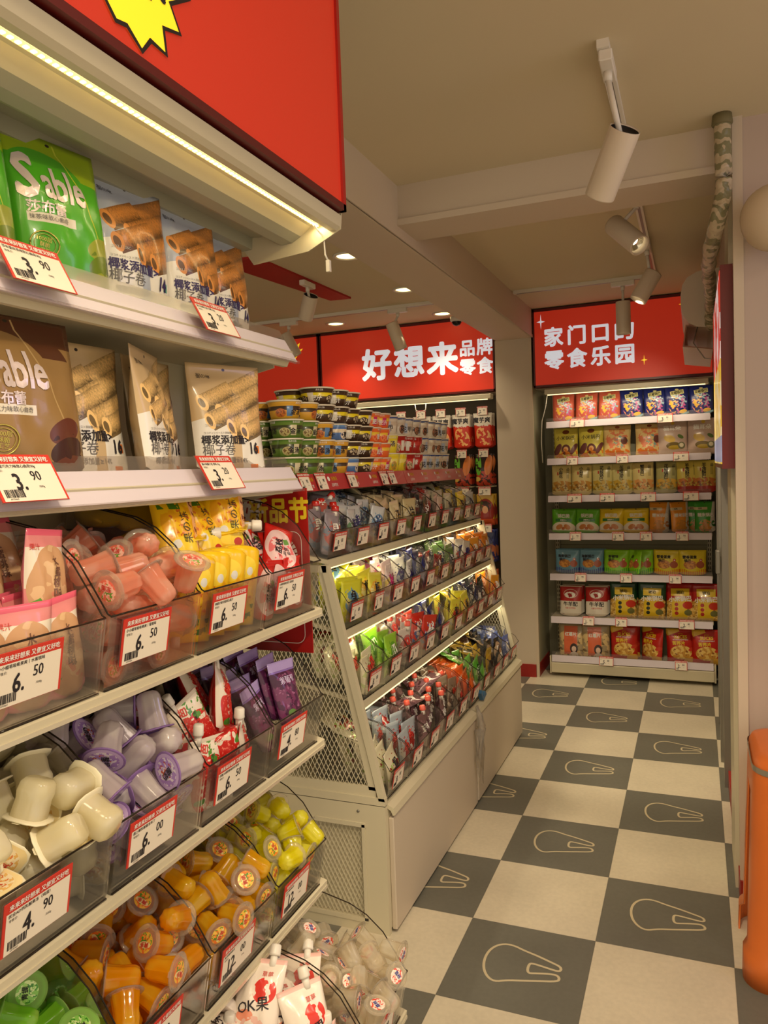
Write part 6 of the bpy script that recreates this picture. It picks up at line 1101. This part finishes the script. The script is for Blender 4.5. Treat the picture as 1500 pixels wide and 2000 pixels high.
ROWSR = [[(A_, -.90, 'brick red pepper crisp bag'), (A_, -.735, 'brick red pepper crisp bag'), (A_, -.575, 'brick red pepper crisp bag'), (B_, -.415, 'dark blue pepper crisp bag'), (B_, -.26, 'dark blue pepper crisp bag'), (B_, -.11, 'dark blue pepper crisp bag'), (B_, .045, 'dark blue pepper crisp bag')],
 [(C_, -.89, 'yellow millet crisp bag with dark figure'), (C_, -.705, 'yellow millet crisp bag with dark figure'), (D_, -.525, 'golden bag with orange and pink print'), (D_, -.30, 'golden bag with orange and pink print'), (E_, -.14, 'pale pinkish bag with green crisps'), (E_, .05, 'pale pinkish bag with green crisps')],
 [(F1, -.925, 'beige twist biscuit bag'), (F1, -.78, 'beige twist biscuit bag'), (F2, -.635, 'greenish beige rice crisp bag'), (F2, -.49, 'greenish beige rice crisp bag'), (F3, -.345, 'beige bag with a big heap of orange crisps'), (F4, -.19, 'olive rice crisp bag'), (F5, -.045, 'yellow bag with a red foot'), (F5, .06, 'yellow bag with a red foot')],
 [(G1, -.92, 'green filled crisp pouch'), (G1, -.75, 'green filled crisp pouch'), (G2, -.575, 'yellow filled crisp pouch'), (G2, -.40, 'yellow filled crisp pouch'), (H1, -.245, 'orange glutinous rice pouch'), (H1, -.10, 'orange glutinous rice pouch'), (H2, .0, 'green glutinous rice pouch'), (H2, .06, 'green glutinous rice pouch')],
 [(I1, -.90, 'pale blue seafood crisp pouch'), (I1, -.725, 'pale blue seafood crisp pouch'), (I2, -.545, 'lime green crisp pouch'), (I2, -.43, 'lime green crisp pouch'), (I2, -.375, 'lime green crisp pouch'), (I3, -.20, 'yellow egg yolk crisp pouch'), (I3, -.025, 'yellow egg yolk crisp pouch')],
 [(J1, -.88, 'white milk snack bag, red top'), (J1, -.69, 'white milk snack bag, red top'), (K1, -.50, 'dark green wavy crisp bag'), (K1, -.305, 'dark green wavy crisp bag'), (K2, -.11, 'red wavy crisp bag'), (K2, .06, 'red wavy crisp bag')],
 [(L1, -.875, 'see-through sweet potato crisp bag'), (L1, -.70, 'see-through sweet potato crisp bag'), (M1, -.50, 'tall red buckwheat slices bag'), (M1, -.315, 'tall red buckwheat slices bag'), (M1, -.11, 'tall red buckwheat slices bag'), (M1, .06, 'tall red buckwheat slices bag')]]
RLN = ['top', 'second', 'third', 'fourth', 'fifth', 'sixth', 'lowest']
for i, row in enumerate(ROWSR):
    seen = {}
    tot = {}
    for p, x, lb in row: tot[id(p)] = tot.get(id(p), 0) + 1
    for p, x, lb in row:
        n_ = seen.get(id(p), 0); seen[id(p)] = n_ + 1; rn = random.Random(i * 30 + int(x * 1000))
        pos = '' if tot[id(p)] == 1 else [', left one', ', right one'][n_] if tot[id(p)] == 2 else [', leftmost', ', second', ', third', ', rightmost'][n_ if n_ < tot[id(p)] - 1 else 3]
        zt_ = RZS[i] + (.036 if i < 6 else .014)
        az = rn.uniform(-6, 6)
        if i == 3 and x == -.10: az = 30
        if i == 4 and x == -.43: az = -55
        if i == 6 and x == -.315: az = -38
        p.get((x, 5.80 + rn.uniform(0, .012) + (.05 if (i == 3 and x == .0) else 0), zt_), (R(-6 + rn.uniform(-2, 2)), R(rn.uniform(-1.5, 1.5)), R(az)), '%s, far rack %s level%s' % (lb, RLN[i], pos), 'snack bag')
        if x in (-.88, -.69, -.92, -.5, -.54, -.90, -.725):
            p.get((x + .012, 5.88, zt_), (R(-4), 0, R(rn.uniform(-4, 4))), '%s behind its twin, far rack %s level%s' % (lb, RLN[i], pos), 'snack bag')
RT = [[(-.79, '3.90'), (-.19, '3.90')], [(-.83, '2.90'), (-.48, '2.90'), (-.09, '2.80')], [(-.82, '2.70'), (-.59, '2.70'), (-.31, '2.70'), (-.03, '2.70')], [(-.82, '1.90'), (-.52, '1.90'), (-.33, '1.90'), (-.09, '1.90')], [(-.79, '1.90'), (-.47, '1.90'), (-.14, '1.90')], [(-.74, '1.90'), (-.51, '2.90'), (-.07, '2.80')], [(-.62, '5.80'), (-.11, '2.90')]]
for i, row in enumerate(RT):
    for n_, (x, p) in enumerate(row):
        z = RZS[i]; price_tag(p, (x, RY - .0045 + .006, z + .054), (-math.atan2(.016, .047), 0, 0), 'tag reading %s, far rack %s rail, %s of %s from left' % (p, RLN[i], ['first', 'second', 'third', 'fourth'][n_], ['two', 'three', 'four', 'four'][len(row) - 2]))

# ------------------------------------------------------------------ hanging bags on the far left wall
b = MB(); b.box((-3.6, 6.08, .3), (-1.40, 6.12, 2.14), mat('dark_peg_panel', (84, 74, 56), .7)); hp = tag(b.build('display_wall_panel'), 'dark pegboard wall of hanging snacks under the shop name sign', 'display panel')
b = MB(); b.box((-3.6, 5.58, 2.088), (-1.39, 5.66, 2.125), STEEL, bev=.004); b.build('light_bar', hp)
b = MB(); b.box((-3.58, 5.585, 2.083), (-1.42, 5.605, 2.089), LEDS); b.build('led_strip', hp)
b = MB()
for x in (-2.95, -2.0):
    b.tube([(x, 5.62, 2.09), (x + .01, 5.61, 2.04), (x + .05, 5.60, 2.02), (x + .09, 5.61, 2.04), (x + .09, 5.62, 2.09)], .003, WHITE, 6)
b.build('wire', hp)
HB = {
 'konjac': (rbag('konjac_red', (206, 46, 26), [('r', 0, .86, .5, .2, 0, (226, 216, 200)), ('b', 0, .68, .5, .06, 0, (226, 216, 200), 8, .5), ('b', .02, .34, .2, .28, 30, (240, 180, 110), 7, .5)], [('魔芋爽', .17, TXT, -.03, .8, dict(bold=.04)), ('香辣素毛肚', .06, PW, 0, .66, dict(bold=.03))], .135, .235, .035, top=.08, gus=.6), 'red and white konjac bag'),
 'face': (rbag('red_snack_bag', (186, 36, 26), [('b', 0, .65, .26, .28, 0, (236, 230, 214), 3, .42), ('e', 0, .3, .1, .08, 0, (226, 110, 40))], [('辣', .2, TXT, 0, .5, dict(bold=.04))], .12, .21, .035, bot=.04), 'red and white snack bag'),
 'duck': (rbag('dark_duck_bag', (50, 26, 20), [('b', 0, .25, .34, .24, 0, (190, 60, 30), 8, .45), ('e', .14, .66, .12, .3, -10, (226, 130, 60)), ('b', -.18, .66, .1, .3, 0, (110, 190, 60), 8, .45), ('e', -.22, .25, .1, .07, 0, (226, 190, 90)), ('r', 0, .02, .5, .02, 0, (226, 216, 180))], [], .13, .225, .035, bot=.04), 'dark bag, green and orange print'),
 'oil': (rbag('blue_snack_bag', (30, 44, 116), [('b', .0, .3, .34, .3, 0, (190, 110, 70), 6, .45), ('r', 0, .82, .5, .1, 0, (24, 36, 96))], [('OIL', .14, PW, -.05, .82, dict(bold=.04))], .135, .22, .035, bot=.03), 'dark blue snack bag reading OIL'),
 'yel': (rbag('yellow_red_bag', (214, 170, 40), [('e', 0, .45, .3, .4, 0, (150, 40, 30)), ('b', 0, .6, .2, .18, 0, (60, 36, 30), 5, .42), ('e', 0, .5, .1, .12, 0, (220, 160, 110)), ('r', 0, .1, .4, .1, 0, (206, 80, 30))], [], .13, .21, .035, bot=.03), 'yellow and red snack bag'),
 'orng': (rbag('orange_snack_bag', (206, 96, 36), [('b', 0, .4, .34, .3, 0, (236, 180, 90), 6, .5)], [('香酥', .14, PW, 0, .75, dict(bold=.03))], .13, .2, .035, bot=.03), 'orange snack bag')}
HC = [-3.50, -3.34, -2.72, -2.545, -2.37, -2.20, -2.03, -1.865, -1.70, -1.525]
TOPK = ['face', 'face', 'konjac', 'konjac', 'konjac', 'konjac', 'konjac', 'konjac', 'konjac', 'konjac']
ONM = ['first', 'second', 'third', 'fourth', 'fifth', 'sixth', 'seventh', 'eighth', 'ninth', 'last']
for r, (zt_, kinds) in enumerate(((2.0, TOPK), (1.672, ['face'] * 2 + [None] * 6 + ['duck', 'duck']), (1.375, [None] * 8 + ['yel', 'yel']), (1.085, [None] * 8 + ['oil', 'oil']), (.79, [None] * 8 + ['orng', 'orng']))):
    for k, kd in enumerate(kinds):
        if not kd: continue
        x = HC[k]; lab = ['top', 'second', 'third', 'fourth', 'fifth'][r]
        b = MB(); b.tube([(x, 6.08, zt_ + .0), (x, 5.86, zt_ + .0), (x, 5.845, zt_ + .012)], .003, GREYM, 6); hk = tag(b.build('peg_hook'), 'metal peg hook, %s column from the left, %s row of the hanging wall' % (ONM[k], lab), 'hook')
        price_tag('2.90' if kd in ('konjac', 'duck') else '8.80' if kd == 'oil' else '3.90', (x, 5.838, zt_ + .055 - .028 * 0), (R(-4), 0, 0), 'hanging price tag, %s column from the left, %s row of the far wall' % (ONM[k], lab))
        p, lb = HB[kd]; h_ = .272 if kd == 'konjac' else .25
        for q in range(3):
            p.get((x + random.Random(k * 5 + q).uniform(-.006, .006), 5.87 + q * .045, zt_ + .004 - h_), (R(3), 0, R(random.Random(k + q).uniform(-7, 7))), '%s, hanging %s, far wall %s column, %s row' % (lb, ['in front', 'in the middle', 'at the back'][q], ONM[k], lab), 'snack bag')
